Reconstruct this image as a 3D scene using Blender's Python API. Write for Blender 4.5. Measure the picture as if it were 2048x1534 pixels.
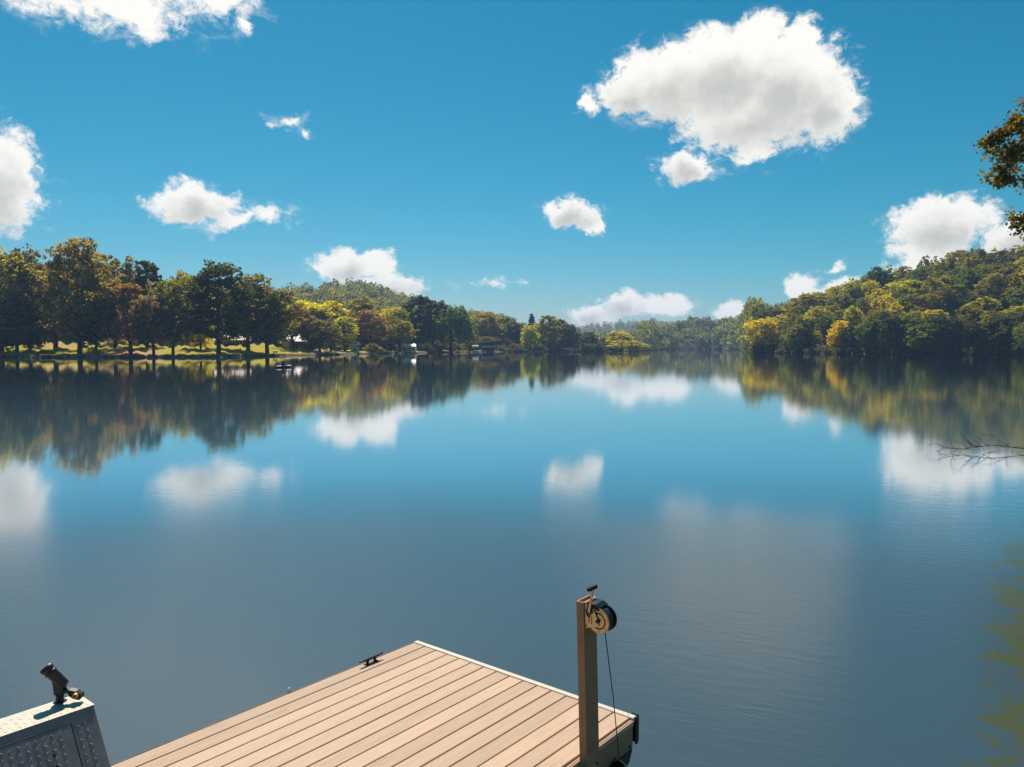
import bpy, math, random
import numpy as np
from mathutils import Vector, Matrix

for o in list(bpy.data.objects):
    bpy.data.objects.remove(o)
scene = bpy.context.scene
COL = scene.collection

# ------------------------------------------------------------------ camera
FOC, HOR, CAMH = 1540.0, 694.0, 3.15          # focal length in photo pixels, horizon row, eye height above water
PITCH = math.atan((767 - HOR) / FOC)
cam_d = bpy.data.cameras.new('camera')
cam = bpy.data.objects.new('camera', cam_d)
COL.objects.link(cam)
cam.location = (0, 0, CAMH)
cam.rotation_euler = (math.pi / 2 - PITCH, 0, 0)
cam_d.sensor_width = 36
cam_d.lens = 36 * FOC / 2048
cam_d.clip_start = 0.1
cam_d.clip_end = 12000
scene.camera = cam

# ------------------------------------------------------------------ sun, sky, exposure
SUN_EL, SUN_AZ = math.radians(52), math.radians(-18)      # ahead of the camera, a little to the left
sun_d = bpy.data.lights.new('sun', 'SUN')
sun = bpy.data.objects.new('sun', sun_d)
COL.objects.link(sun)
sun_d.energy = 5.0
sun_d.angle = math.radians(0.53)
sun_d.color = (1.0, 0.93, 0.82)
sdir = Vector((math.sin(SUN_AZ) * math.cos(SUN_EL), math.cos(SUN_AZ) * math.cos(SUN_EL), math.sin(SUN_EL)))
sun.rotation_euler = sdir.to_track_quat('Z', 'Y').to_euler()
sun.location = (0, 40, 60)

vs = scene.view_settings
vs.view_transform = 'Standard'
vs.look = 'None'
vs.exposure = 0.38
vs.gamma = 1.0
vs.use_curve_mapping = False
scene.render.engine = 'CYCLES'
scene.cycles.use_denoising = True
scene.cycles.max_bounces = 6
scene.cycles.diffuse_bounces = 3
scene.cycles.glossy_bounces = 3
scene.cycles.transmission_bounces = 4
scene.cycles.volume_bounces = 0
scene.cycles.caustics_reflective = False
scene.cycles.caustics_refractive = False
scene.cycles.sample_clamp_indirect = 6
scene.cycles.use_adaptive_sampling = True
scene.cycles.adaptive_threshold = 0.02

world = bpy.data.worlds.new('World')
scene.world = world
world.use_nodes = True
WN, WL = world.node_tree.nodes, world.node_tree.links
WN.clear()


class G:
    """small node-graph writer"""
    def __init__(s, tree):
        s.N, s.L = tree.nodes, tree.links

    def put(s, sock, v):
        if v is None:
            return
        if isinstance(v, bpy.types.NodeSocket):
            s.L.new(v, sock)
        else:
            if sock.type == 'RGBA' and len(v) == 3:
                v = (*v, 1)
            sock.default_value = v

    def math(s, op, a, b=None, c=None, clamp=False):
        n = s.N.new('ShaderNodeMath'); n.operation = op; n.use_clamp = clamp
        for i, v in enumerate((a, b, c)):
            s.put(n.inputs[i], v)
        return n.outputs[0]

    def vec(s, op, a, b=None):
        n = s.N.new('ShaderNodeVectorMath'); n.operation = op
        s.put(n.inputs[0], a)
        if b is not None:
            s.put(n.inputs[1], b)
        return n.outputs['Value'] if op in ('LENGTH', 'DOT_PRODUCT') else n.outputs[0]

    def noise(s, v, scale, detail=4, rough=0.55, dist=0.0, color=False):
        n = s.N.new('ShaderNodeTexNoise')
        s.put(n.inputs['Vector'], v)
        n.inputs['Scale'].default_value = scale
        n.inputs['Detail'].default_value = detail
        n.inputs['Roughness'].default_value = rough
        n.inputs['Distortion'].default_value = dist
        return n.outputs['Color' if color else 'Fac']

    def ramp(s, v, a, b, lo=0.0, hi=1.0, smooth=True):
        n = s.N.new('ShaderNodeMapRange')
        n.interpolation_type = 'SMOOTHSTEP' if smooth else 'LINEAR'
        n.clamp = True
        s.put(n.inputs['Value'], v)
        n.inputs['From Min'].default_value = a; n.inputs['From Max'].default_value = b
        n.inputs['To Min'].default_value = lo; n.inputs['To Max'].default_value = hi
        return n.outputs[0]

    def mix(s, f, a, b, mode='MIX'):
        n = s.N.new('ShaderNodeMix'); n.data_type = 'RGBA'; n.blend_type = mode
        n.clamp_factor = True
        s.put(n.inputs['Factor'], f); s.put(n.inputs['A'], a) if False else None
        s.put(n.inputs[6], a); s.put(n.inputs[7], b)
        return n.outputs[2]

    def node(s, t, **kw):
        n = s.N.new(t)
        for k, v in kw.items():
            setattr(n, k, v)
        return n

    def xyz(s, v):
        n = s.N.new('ShaderNodeSeparateXYZ'); s.put(n.inputs[0], v)
        return n.outputs

    def comb(s, x, y, z):
        n = s.N.new('ShaderNodeCombineXYZ')
        for i, v in enumerate((x, y, z)):
            s.put(n.inputs[i], v)
        return n.outputs[0]


def pix_dir(px, py):
    """unit direction in the world for a photo pixel"""
    c = ((px - 1024) / FOC, 1.0, -(py - 767) / FOC)
    v = Vector((c[0], c[1] * math.cos(PITCH) + c[2] * math.sin(PITCH), -c[1] * math.sin(PITCH) + c[2] * math.cos(PITCH)))
    return v.normalized()


def sky_pos(px, py):
    d = pix_dir(px, py)
    return math.degrees(math.atan2(d.x, d.y)), math.degrees(math.asin(d.z))


SKY_STRENGTH = 0.12
HAZE_DENSITY = 0.00020
g = G(world.node_tree)
sky = g.node('ShaderNodeTexSky', sky_type='NISHITA', sun_disc=False)
sky.sun_elevation = SUN_EL
sky.sun_rotation = SUN_AZ
sky.altitude = 200
sky.air_density = 1.0
sky.dust_density = 0.25
sky.ozone_density = 2.5
tc = g.node('ShaderNodeTexCoord')
dv = g.xyz(tc.outputs['Generated'])
az = g.math('MULTIPLY', g.math('ARCTAN2', dv[0], dv[1]), 57.29578)
el = g.math('MULTIPLY', g.math('ARCSINE', dv[2]), 57.29578)
P = g.comb(az, el, 0.0)
# the clouds in view: azimuth, elevation, radii (degrees), weight
CL = [  # photo px of centre, radii, weight
    (1330, 165, 120, 85, 1.25), (1450, 150, 135, 95, 1.3), (1580, 160, 115, 100, 1.3), (1640, 205, 80, 85, 1.25), (1500, 228, 165, 75, 1.2),
    (1262, 190, 70, 48, 1.1), (1518, 65, 55, 50, 1.0), (1600, 85, 50, 50, 1.0), (1500, 290, 50, 38, .85),
    (1378, 336, 70, 36, 1.0), (1178, 200, 26, 30, .62), (1140, 425, 64, 34, 1.0), (1178, 445, 34, 24, .9),
    (1885, 445, 100, 56, 1.05), (1850, 500, 78, 46, .9), (1860, 538, 90, 26, .9), (2045, 485, 80, 48, 1.0), (1672, 534, 24, 14, .50),
    (1606, 578, 42, 34, 1.0), (1690, 578, 58, 20, .9), (1245, 612, 56, 34, 1.05), (1180, 632, 60, 26, 1.0), (1330, 612, 70, 34, .9), (1466, 618, 46, 20, .95),
    (690, 528, 74, 40, 1.1), (745, 525, 52, 34, 1.1), (790, 572, 90, 34, 1.0),
    (0, 365, 76, 98, 1.1), (392, 408, 88, 48, 1.05), (450, 432, 56, 22, .85), (525, 425, 60, 24, .52), (577, 246, 44, 17, .47), (612, 270, 26, 14, .46),
    (150, -24, 260, 62, .66), (285, 34, 62, 46, .70), (430, -6, 95, 36, .62), (482, 54, 28, 24, .52), (985, 566, 95, 9, .28),
]
nz1 = g.noise(P, 0.40, 6, 0.62, 0.0, color=True)
warp = g.vec('MULTIPLY', g.vec('SUBTRACT', nz1, (0.5, 0.5, 0.5)), (3.6, 2.6, 0.0))
PW = g.vec('ADD', P, warp)
PS = g.vec('ADD', P, g.vec('MULTIPLY', warp, (.9, .9, 0)))
field = deep = None
for (cx, cy, rx, ry, w) in CL:
    a0, e0 = sky_pos(cx, cy)
    k = 57.3 / FOC
    ln = g.vec('LENGTH', g.vec('MULTIPLY', g.vec('SUBTRACT', PW, (a0, e0, 0)), (1 / (rx * k * 1.04), 1 / (ry * k * 1.04), 0)))
    f = g.math('MULTIPLY_ADD', ln, -w, w)
    field = f if field is None else g.math('SMOOTH_MAX', field, f, .06)
    if w >= 1.0 and rx > 55:      # the deep lower body of each larger cloud, where it shades itself
        ln2 = g.vec('LENGTH', g.vec('MULTIPLY', g.vec('SUBTRACT', PS, (a0, e0 - ry * k * .34, 0)), (1 / (rx * k), 1 / (ry * k), 0)))
        f2 = g.math('SUBTRACT', 1.0, ln2)
        deep = f2 if deep is None else g.math('SMOOTH_MAX', deep, f2, .45)
# scattered cumulus over the rest of the sky, outside the part in view
away = g.math('MAXIMUM', g.ramp(g.math('ABSOLUTE', az), 38, 46), g.ramp(el, 29, 36))
n_far = g.noise(tc.outputs['Generated'], 3.1, 4, 0.58)
gen = g.math('MULTIPLY', g.math('MULTIPLY_ADD', n_far, 4.0, -2.35), away)
field = g.math('MAXIMUM', field, g.math('MULTIPLY_ADD', g.math('SUBTRACT', 1.0, away), -1.0, gen))
fine = g.noise(g.vec('MULTIPLY', P, (1.0, 1.25, 1.0)), 0.95, 9, 0.70, 0.35)
fb = g.math('MULTIPLY_ADD', g.math('SUBTRACT', fine, 0.5), 1.15, field)
wisp = g.noise(g.vec('MULTIPLY', P, (.5, 1.0, 1.0)), 0.8, 6, 0.68, 0.6)
veil = g.ramp(g.math('MULTIPLY_ADD', g.math('SUBTRACT', wisp, 0.5), 2.4, field), 0.02, 0.75, 0, .38)
alpha = g.math('MAXIMUM', g.ramp(fb, 0.05, 0.44), veil)
shade_n = g.noise(P, 0.30, 3, 0.5)
thick = g.ramp(g.math('ADD', g.math('MULTIPLY_ADD', g.math('SUBTRACT', shade_n, 0.5), .9, deep), g.math('MULTIPLY', g.math('SUBTRACT', fine, 0.5), .45)), 0.15, 1.0)
K = 1.0 / SKY_STRENGTH
c_cl = g.mix(thick, (.80 * K, .78 * K, .735 * K), (.46 * K, .465 * K, .435 * K))
# the clear sky itself: the clean Nishita blue, a little deeper
sc_ = g.node('ShaderNodeSeparateColor'); WL.new(sky.outputs[0], sc_.inputs[0])
cc_ = g.node('ShaderNodeCombineColor')
SK = 0.80
WL.new(g.math('MULTIPLY', g.math('POWER', g.math('MULTIPLY', sc_.outputs[0], SKY_STRENGTH), 2.6), .36 / SKY_STRENGTH), cc_.inputs[0])
WL.new(g.math('MULTIPLY', sc_.outputs[1], SK * .55), cc_.inputs[1])
WL.new(g.math('MULTIPLY', sc_.outputs[2], SK * .60), cc_.inputs[2])
c_all = g.mix(alpha, cc_.outputs[0], c_cl)
bg = g.node('ShaderNodeBackground')
bg.inputs['Strength'].default_value = SKY_STRENGTH
WL.new(c_all, bg.inputs['Color'])
wo = g.node('ShaderNodeOutputWorld')
WL.new(bg.outputs[0], wo.inputs['Surface'])
world.cycles.sampling_method = 'MANUAL'
world.cycles.sample_map_resolution = 512

# ------------------------------------------------------------------ helpers
def tag(o, label=None, cat=None, group=None, kind=None):
    if label: o['label'] = label
    if cat: o['category'] = cat
    if group: o['group'] = group
    if kind: o['kind'] = kind
    return o


def empty(name, loc=(0, 0, 0), rz=0.0, label=None, cat=None, group=None):
    o = bpy.data.objects.new(name, None)
    COL.objects.link(o)
    o.location = loc
    o.rotation_euler = (0, 0, rz)
    o.empty_display_size = 0.2
    return tag(o, label, cat, group)


class MB:
    """collects simple solids into one mesh"""
    def __init__(s):
        s.v, s.f = [], []

    def add(s, vs_, fs):
        b = len(s.v)
        s.v += [tuple(p) for p in vs_]
        s.f += [tuple(i + b for i in q) for q in fs]
        return s

    def box(s, x0, x1, y0, y1, z0, z1, ch=0.0):
        if ch <= 0:
            return s.add([(x0, y0, z0), (x1, y0, z0), (x1, y1, z0), (x0, y1, z0), (x0, y0, z1), (x1, y0, z1), (x1, y1, z1), (x0, y1, z1)],
                         [(3, 2, 1, 0), (4, 5, 6, 7), (0, 1, 5, 4), (1, 2, 6, 5), (2, 3, 7, 6), (3, 0, 4, 7)])
        c = ch
        ring0 = [(x0, y0, z0), (x1, y0, z0), (x1, y1, z0), (x0, y1, z0)]
        ring1 = [(x0, y0, z1 - c), (x1, y0, z1 - c), (x1, y1, z1 - c), (x0, y1, z1 - c)]
        ring2 = [(x0 + c, y0 + c, z1), (x1 - c, y0 + c, z1), (x1 - c, y1 - c, z1), (x0 + c, y1 - c, z1)]
        fs = [(3, 2, 1, 0), (8, 9, 10, 11)]
        for i in range(4):
            j = (i + 1) % 4
            fs += [(i, j, 4 + j, 4 + i), (4 + i, 4 + j, 8 + j, 8 + i)]
        return s.add(ring0 + ring1 + ring2, fs)

    def tube(s, pts, rads, n=8, cap=True):
        pts = [Vector(p) for p in pts]
        if not isinstance(rads, (list, tuple)):
            rads = [rads] * len(pts)
        b = len(s.v)
        for i, p in enumerate(pts):
            d = (pts[min(i + 1, len(pts) - 1)] - pts[max(i - 1, 0)])
            d = d.normalized() if d.length > 1e-9 else Vector((0, 0, 1))
            up = Vector((0, 0, 1)) if abs(d.z) < 0.9 else Vector((1, 0, 0))
            t = d.cross(up).normalized(); q = d.cross(t)
            for k in range(n):
                a = 2 * math.pi * k / n
                s.v.append(tuple(p + (t * math.cos(a) + q * math.sin(a)) * rads[i]))
        for i in range(len(pts) - 1):
            for k in range(n):
                k2 = (k + 1) % n
                s.f.append((b + i * n + k, b + i * n + k2, b + (i + 1) * n + k2, b + (i + 1) * n + k))
        if cap:
            s.f.append(tuple(b + k for k in range(n - 1, -1, -1)))
            s.f.append(tuple(b + (len(pts) - 1) * n + k for k in range(n)))
        return s

    def prism(s, prof, axis, a0, a1):
        """extrude a closed 2-D outline along an axis ('x','y','z')"""
        def P3(u, v, w):
            return {'x': (w, u, v), 'y': (u, w, v), 'z': (u, v, w)}[axis]
        n = len(prof)
        vs_ = [P3(u, v, a0) for u, v in prof] + [P3(u, v, a1) for u, v in prof]
        fs = [tuple(range(n - 1, -1, -1)), tuple(range(n, 2 * n))]
        fs += [(i, (i + 1) % n, n + (i + 1) % n, n + i) for i in range(n)]
        return s.add(vs_, fs)

    def build(s, name, mat, parent=None, smooth=False, bevel=0.0):
        me = bpy.data.meshes.new(name)
        me.from_pydata(s.v, [], s.f)
        me.update()
        import bmesh
        bm = bmesh.new(); bm.from_mesh(me)
        bmesh.ops.recalc_face_normals(bm, faces=bm.faces)
        bm.to_mesh(me); bm.free()
        if smooth:
            me.polygons.foreach_set('use_smooth', [True] * len(me.polygons))
        if mat:
            me.materials.append(mat)
        o = bpy.data.objects.new(name, me)
        COL.objects.link(o)
        if parent:
            o.parent = parent
        if bevel:
            m = o.modifiers.new('edge', 'BEVEL'); m.width = bevel; m.segments = 2; m.limit_method = 'ANGLE'
        return o


def mat_new(name):
    m = bpy.data.materials.new(name)
    m.use_nodes = True
    m.node_tree.nodes.clear()
    return m, G(m.node_tree)


def finish(m, gg, bsdf):
    o = gg.node('ShaderNodeOutputMaterial')
    gg.L.new(bsdf, o.inputs['Surface'])
    return m


def pbr(name, col, rough=0.6, metal=0.0, var=0.15, scale=8.0, bump=0.0, bscale=60.0, spec=0.5, stretch=(1, 1, 1)):
    m, gg = mat_new(name)
    t = gg.node('ShaderNodeTexCoord')
    v = gg.vec('MULTIPLY', t.outputs['Object'], stretch)
    n = gg.noise(v, scale, 5, 0.6)
    c = gg.mix(n, tuple(x * (1 - var * 1.6) for x in col), tuple(min(1, x * (1 + var * 1.6)) for x in col))
    b = gg.node('ShaderNodeBsdfPrincipled')
    gg.put(b.inputs['Base Color'], c)
    gg.put(b.inputs['Roughness'], gg.ramp(n, 0.2, 0.8, max(0.02, rough - 0.1), min(1, rough + 0.1)))
    b.inputs['Metallic'].default_value = metal
    b.inputs['Specular IOR Level'].default_value = spec
    if bump:
        bn = gg.node('ShaderNodeBump')
        bn.inputs['Strength'].default_value = bump
        bn.inputs['Distance'].default_value = 0.005
        gg.put(bn.inputs['Height'], gg.noise(v, bscale, 3, 0.6))
        gg.L.new(bn.outputs[0], b.inputs['Normal'])
    return finish(m, gg, b.outputs[0])


M = {}
M['black'] = pbr('black_plastic', (.016, .016, .019), .42, 0, .2, 20)
M['black_metal'] = pbr('black_metal', (.014, .014, .016), .38, .3, .2, 20)
M['zinc'] = pbr('zinc_plate', (.62, .50, .30), .36, .85, .22, 30)
M['rubber'] = pbr('rubber_grip', (.012, .012, .013), .7, 0, .2, 30, .3, 200)
M['yellow'] = pbr('yellow_knob', (.75, .33, .02), .4, 0, .15, 40)
M['alu'] = pbr('aluminium_plate', (.66, .645, .62), .40, .92, .12, 26, .25, 130)
M['alu_shaded'] = pbr('shaded_tread_plate', (.27, .225, .21), .42, .10, .2, 14, .2, 90)  # box front: shade put into the colour of the plate
M['alu_sunlit'] = pbr('sunlit_tread_plate', (.44, .385, .31), .5, .15, .25, 30, .4, 160)  # same plate in a lighter colour that paints the sun on top
M['seal'] = pbr('seam_seal', (.012, .012, .013), .8, 0, .1, 20)
M['frame'] = pbr('dock_frame', (.025, .02, .016), .7, 0, .2, 10)
M['float'] = pbr('float_drum', (.012, .012, .014), .6, 0, .2, 8)
M['trim'] = pbr('pale_trim', (.54, .465, .37), .55, 0, .14, 6, .2, 80)
M['white'] = pbr('white_paint', (.78, .77, .74), .55, 0, .05, 4)
M['print'] = pbr('dark_print', (.03, .03, .03), .6, 0, .1, 30)
M['bark'] = pbr('bark', (.052, .040, .030), .95, 0, .35, 1.2, .6, 5, .2, (1, 1, .3))
M['pale_bark'] = pbr('pale_bark', (.36, .31, .24), .95, 0, .3, 1.2, .5, 5, .2)
M['twig'] = pbr('wet_twig', (.022, .018, .016), .6, 0, .3, 6)


def plank_mat(name, base, dark, ridge=True):
    """ribbed composite board: grain and fine ribs along its length (local Y)"""
    m, gg = mat_new(name)
    t = gg.node('ShaderNodeTexCoord')
    oi = gg.node('ShaderNodeObjectInfo')
    off = gg.comb(gg.math('MULTIPLY', oi.outputs['Random'], 37.0), gg.math('MULTIPLY', oi.outputs['Random'], 11.0), 0.0)
    v = gg.vec('ADD', t.outputs['Object'], off)
    grain = gg.noise(gg.vec('MULTIPLY', v, (26, 1.1, 26)), 2.0, 6, 0.62)
    stain = gg.noise(gg.vec('MULTIPLY', v, (3.2, .9, 3)), 2.6, 6, 0.6)
    c = gg.mix(gg.ramp(grain, .3, .75), base, tuple(x * .84 for x in base))
    c = gg.mix(gg.ramp(stain, .56, .80, 0, .75), c, dark)
    spot = gg.noise(v, 34, 2, 0.5)
    c = gg.mix(gg.ramp(spot, .73, .80, 0, .5), c, tuple(min(1, x * 1.35) for x in base))
    hsv = gg.node('ShaderNodeHueSaturation')
    gg.put(hsv.inputs['Color'], c)
    gg.put(hsv.inputs['Value'], gg.ramp(oi.outputs['Random'], 0, 1, .87, 1.08, False))
    b = gg.node('ShaderNodeBsdfPrincipled')
    gg.put(b.inputs['Base Color'], hsv.outputs[0])
    gg.put(b.inputs['Roughness'], gg.ramp(grain, .2, .8, .52, .72))
    b.inputs['Specular IOR Level'].default_value = .3
    x = gg.xyz(t.outputs['Object'])[0]
    rib = gg.math('SINE', gg.math('MULTIPLY', x, 2 * math.pi / 0.0085))
    hgt = gg.math('MULTIPLY_ADD', rib, .5 if ridge else 0.0, gg.math('MULTIPLY', grain, .8))
    bn = gg.node('ShaderNodeBump')
    bn.inputs['Strength'].default_value = .8
    bn.inputs['Distance'].default_value = .003
    gg.put(bn.inputs['Height'], hgt)
    gg.L.new(bn.outputs[0], b.inputs['Normal'])
    return finish(m, gg, b.outputs[0])


M['plank'] = plank_mat('composite_plank', (.625, .430, .295), (.37, .245, .16))
M['fascia'] = plank_mat('fascia_board', (.42, .24, .13), (.25, .14, .08), False)
M['post'] = plank_mat('post_board', (.54, .265, .135), (.34, .165, .085), False)


def leaf_mat(name, trans=.36):
    m, gg = mat_new(name)
    oi = gg.node('ShaderNodeObjectInfo')
    at = gg.node('ShaderNodeAttribute'); at.attribute_name = 'tint'
    hu = gg.node('ShaderNodeAttribute'); hu.attribute_name = 'hue'
    warm = gg.mix(hu.outputs['Fac'], (1, 1, 1, 1), (1.24, 1.03, .70, 1), 'MIX')
    c = gg.mix(1.0, oi.outputs['Color'], warm, 'MULTIPLY')
    c = gg.mix(1.0, c, gg.comb(at.outputs['Fac'], at.outputs['Fac'], at.outputs['Fac']), 'MULTIPLY')
    d = gg.node('ShaderNodeBsdfDiffuse'); gg.put(d.inputs['Color'], c)
    tcx = gg.mix(1.0, c, (1.9, 1.6, .55, 1), 'MULTIPLY')
    tr = gg.node('ShaderNodeBsdfTranslucent'); gg.put(tr.inputs['Color'], tcx)
    gl = gg.node('ShaderNodeBsdfGlossy'); gl.inputs['Roughness'].default_value = .5
    gl.inputs['Color'].default_value = (.6, .6, .6, 1)
    mx = gg.node('ShaderNodeMixShader'); mx.inputs[0].default_value = trans
    gg.L.new(d.outputs[0], mx.inputs[1]); gg.L.new(tr.outputs[0], mx.inputs[2])
    mx2 = gg.node('ShaderNodeMixShader'); mx2.inputs[0].default_value = .035
    gg.L.new(mx.outputs[0], mx2.inputs[1]); gg.L.new(gl.outputs[0], mx2.inputs[2])
    return finish(m, gg, mx2.outputs[0])


M['leaf'] = leaf_mat('leaves', .62)

# ------------------------------------------------------------------ terrain
# shoreline in polar form: photo column -> depth of the water's edge (metres), then bearings outside the frame
SH = [(-1500, 60), (-600, 150), (-200, 210), (0, 228), (300, 231), (450, 234), (520, 262), (600, 285), (700, 322), (800, 372), (900, 430), (950, 462),
      (1050, 505), (1150, 535), (1265, 545), (1285, 620), (1310, 820), (1350, 1000), (1440, 1000), (1480, 820), (1496, 520), (1508, 418), (1600, 378),
      (1800, 335), (2048, 300)]
sh_t, sh_r = [-180, -150, -120, -90, -70], [5, 8, 16, 45, 90]
for px, Y in SH:
    u = (px - 1024) / FOC
    sh_t.append(math.degrees(math.atan(u))); sh_r.append(Y * math.hypot(1, u))
for a, b in [(35.0, 300), (35.9, 90), (36.9, 50), (38.2, 31), (45, 25), (60, 21), (90, 18), (120, 14), (150, 8), (180, 5)]:
    sh_t.append(a); sh_r.append(b)
sh_t, sh_r = np.array(sh_t), np.array(sh_r)


def shore(theta):
    base = float(np.interp(theta, sh_t, sh_r))
    w = 1 + .010 * math.sin(theta * 7.1) + .008 * math.sin(theta * 17.3 + 1) + .004 * math.sin(theta * 41 + 2)
    return base * w


HT = [  # photo column : profile of ground height behind the water's edge
    (-1500, [(0, -.1), (3, .9), (60, 5), (200, 12), (600, 24), (2300, 30)]),
    (0, [(0, -.1), (3, .75), (10, 1.2), (60, 4.9), (110, 10), (200, 15), (500, 24), (1000, 30), (2300, 35)]),
    (420, [(0, -.1), (3, .75), (10, 1.1), (60, 4.2), (110, 8), (200, 12), (600, 40), (800, 42), (2300, 30)]),
    (600, [(0, -.1), (3, .7), (12, 1.2), (50, 3.2), (120, 6), (260, 14), (600, 56), (700, 58), (1000, 50), (2300, 30)]),
    (720, [(0, -.1), (3, .6), (12, 1.0), (50, 2.4), (120, 5), (260, 14), (580, 66), (680, 68), (1000, 56), (2300, 30)]),
    (830, [(0, -.1), (3, .6), (50, 2.2), (120, 4.5), (260, 12), (560, 50), (660, 52), (1000, 48), (2300, 30)]),
    (900, [(0, -.1), (3, .5), (50, 2), (120, 4), (260, 10), (600, 40), (800, 42), (2300, 30)]),
    (1000, [(0, -.1), (3, .4), (50, 1.6), (120, 3), (300, 8), (620, 34), (700, 35), (2300, 30)]),
    (1060, [(0, -.1), (3, .4), (50, 1.2), (120, 2), (300, 5), (620, 16), (900, 18), (1500, 36), (2300, 40)]),
    (1140, [(0, -.1), (3, .35), (60, .9), (200, 1.6), (600, 4), (1000, 12), (1500, 40), (1700, 42), (2300, 40)]),
    (1250, [(0, -.1), (3, .3), (60, .9), (200, 1.5), (600, 5), (1000, 16), (1500, 56), (1700, 58), (2300, 40)]),
    (1310, [(0, -.1), (3, .5), (30, 3), (120, 14), (220, 20), (700, 30), (1150, 56), (1400, 58), (2300, 40)]),
    (1400, [(0, -.1), (3, .6), (30, 6), (120, 28), (200, 34), (700, 40), (1100, 58), (1400, 58), (2300, 40)]),
    (1495, [(0, -.1), (3, .8), (30, 6), (120, 20), (250, 30), (500, 38), (900, 55), (1400, 50), (2300, 40)]),
    (1550, [(0, -.1), (3, 1.0), (20, 4), (60, 9), (130, 14), (250, 20), (500, 34), (2300, 40)]),
    (1650, [(0, -.1), (3, 1.2), (20, 5), (60, 13), (120, 23), (200, 28), (500, 34), (2300, 40)]),
    (1760, [(0, -.1), (3, 1.3), (20, 5.5), (60, 17), (130, 33), (200, 37), (500, 40), (2300, 40)]),
    (1950, [(0, -.1), (3, 1.4), (20, 6), (60, 19), (140, 41), (220, 47), (500, 50), (2300, 40)]),
    (2100, [(0, -.1), (3, 1.4), (20, 6), (60, 19), (140, 42), (220, 48), (500, 50), (2300, 40)]),
]
ht_t = np.array([math.degrees(math.atan((p - 1024) / FOC)) for p, _ in HT])
NEAR = [(0, -.1), (2, .7), (10, 1.8), (40, 5), (200, 14), (2300, 30)]


def prof(pr, d):
    xs = [a for a, _ in pr]; ys = [b for _, b in pr]
    return float(np.interp(d, xs, ys))


def ground_z(theta, d):
    """height of the ground at a bearing (deg) and distance d behind the water's edge"""
    if d <= 0:
        return max(-2.5, -.1 + d * .12)
    if theta > 34.9 or theta < -75:
        z = prof(NEAR, d)
    else:
        i = int(np.clip(np.searchsorted(ht_t, theta) - 1, 0, len(HT) - 2))
        f = float(np.clip((theta - ht_t[i]) / (ht_t[i + 1] - ht_t[i]), 0, 1))
        f = f * f * (3 - 2 * f)
        z = prof(HT[i][1], d) * (1 - f) + prof(HT[i + 1][1], d) * f
    amp = min(1.0, d / 60.0)
    z += amp * (.5 * math.sin(theta * 3.3 + d * .05) + .35 * math.sin(theta * 9.1 - d * .083)) * (1 + d / 300)
    return z


def polar(theta, r):
    t = math.radians(theta)
    return r * math.sin(t), r * math.cos(t)


def col_theta(px):
    return math.degrees(math.atan((px - 1024) / FOC))


def land(px, d):
    """a spot on the land: photo column gives the bearing, d the metres behind the water's edge"""
    th = col_theta(px)
    r = shore(th) + d
    x, y = polar(th, r)
    return Vector((x, y, ground_z(th, d)))


def grass_mat():
    m, gg = mat_new('ground')
    geo = gg.node('ShaderNodeNewGeometry')
    p = geo.outputs['Position']
    z = gg.xyz(p)[2]
    n1 = gg.noise(p, .035, 5, .6)
    n2 = gg.noise(p, .4, 5, .65)
    lawn = gg.mix(n2, (.27, .26, .006), (.34, .29, .010))
    dry = gg.mix(n2, (.42, .24, .11), (.36, .24, .09))
    c = gg.mix(gg.ramp(n1, .47, .60), lawn, dry)
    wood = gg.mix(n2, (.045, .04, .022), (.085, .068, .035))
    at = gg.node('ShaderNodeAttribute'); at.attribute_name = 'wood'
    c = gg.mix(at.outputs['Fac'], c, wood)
    mud = gg.mix(n2, (.05, .042, .034), (.10, .085, .07))
    c = gg.mix(gg.ramp(gg.math('MULTIPLY_ADD', n2, .35, z), .55, 1.05), mud, c)
    b = gg.node('ShaderNodeBsdfPrincipled')
    gg.put(b.inputs['Base Color'], c)
    b.inputs['Roughness'].default_value = .95
    b.inputs['Specular IOR Level'].default_value = .1
    bn = gg.node('ShaderNodeBump'); bn.inputs['Strength'].default_value = .5; bn.inputs['Distance'].default_value = .15
    gg.put(bn.inputs['Height'], gg.noise(p, 1.5, 4, .7))
    gg.L.new(bn.outputs[0], b.inputs['Normal'])
    return finish(m, gg, b.outputs[0])


def make_ground():
    ths = sorted(set([round(-180 + 4 * i, 3) for i in range(91)] + [round(-42 + .2 * i, 3) for i in range(421)]))
    ths = [t for t in ths if t < 180]
    offs = [-40, -12, -4, -1, 0, 1.2, 3, 6, 10, 16, 24, 34, 46, 60, 80, 110, 150, 200, 260, 340, 450, 600, 800, 1000, 1300, 1600]
    V, W = [], []
    for t in ths:
        rs = shore(t)
        for d in offs:
            dd = max(d, -rs * .6 * (-d / 40)) if d < 0 else d
            x, y = polar(t, max(.5, rs + dd))
            V.append((x, y, ground_z(t, dd)))
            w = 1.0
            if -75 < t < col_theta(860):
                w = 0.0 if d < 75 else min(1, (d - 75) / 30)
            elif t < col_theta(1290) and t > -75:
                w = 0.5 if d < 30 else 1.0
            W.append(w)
    n, k = len(ths), len(offs)
    F = []
    for i in range(n):
        j = (i + 1) % n
        for q in range(k - 1):
            F.append((i * k + q, i * k + q + 1, j * k + q + 1, j * k + q))
    me = bpy.data.meshes.new('ground')
    me.from_pydata(V, [], F)
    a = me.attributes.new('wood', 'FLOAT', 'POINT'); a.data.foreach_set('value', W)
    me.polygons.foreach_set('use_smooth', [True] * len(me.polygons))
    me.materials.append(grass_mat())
    o = bpy.data.objects.new('ground', me); COL.objects.link(o)
    tag(o, 'grassy and wooded ground around the lake', kind='structure')


make_ground()


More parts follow.
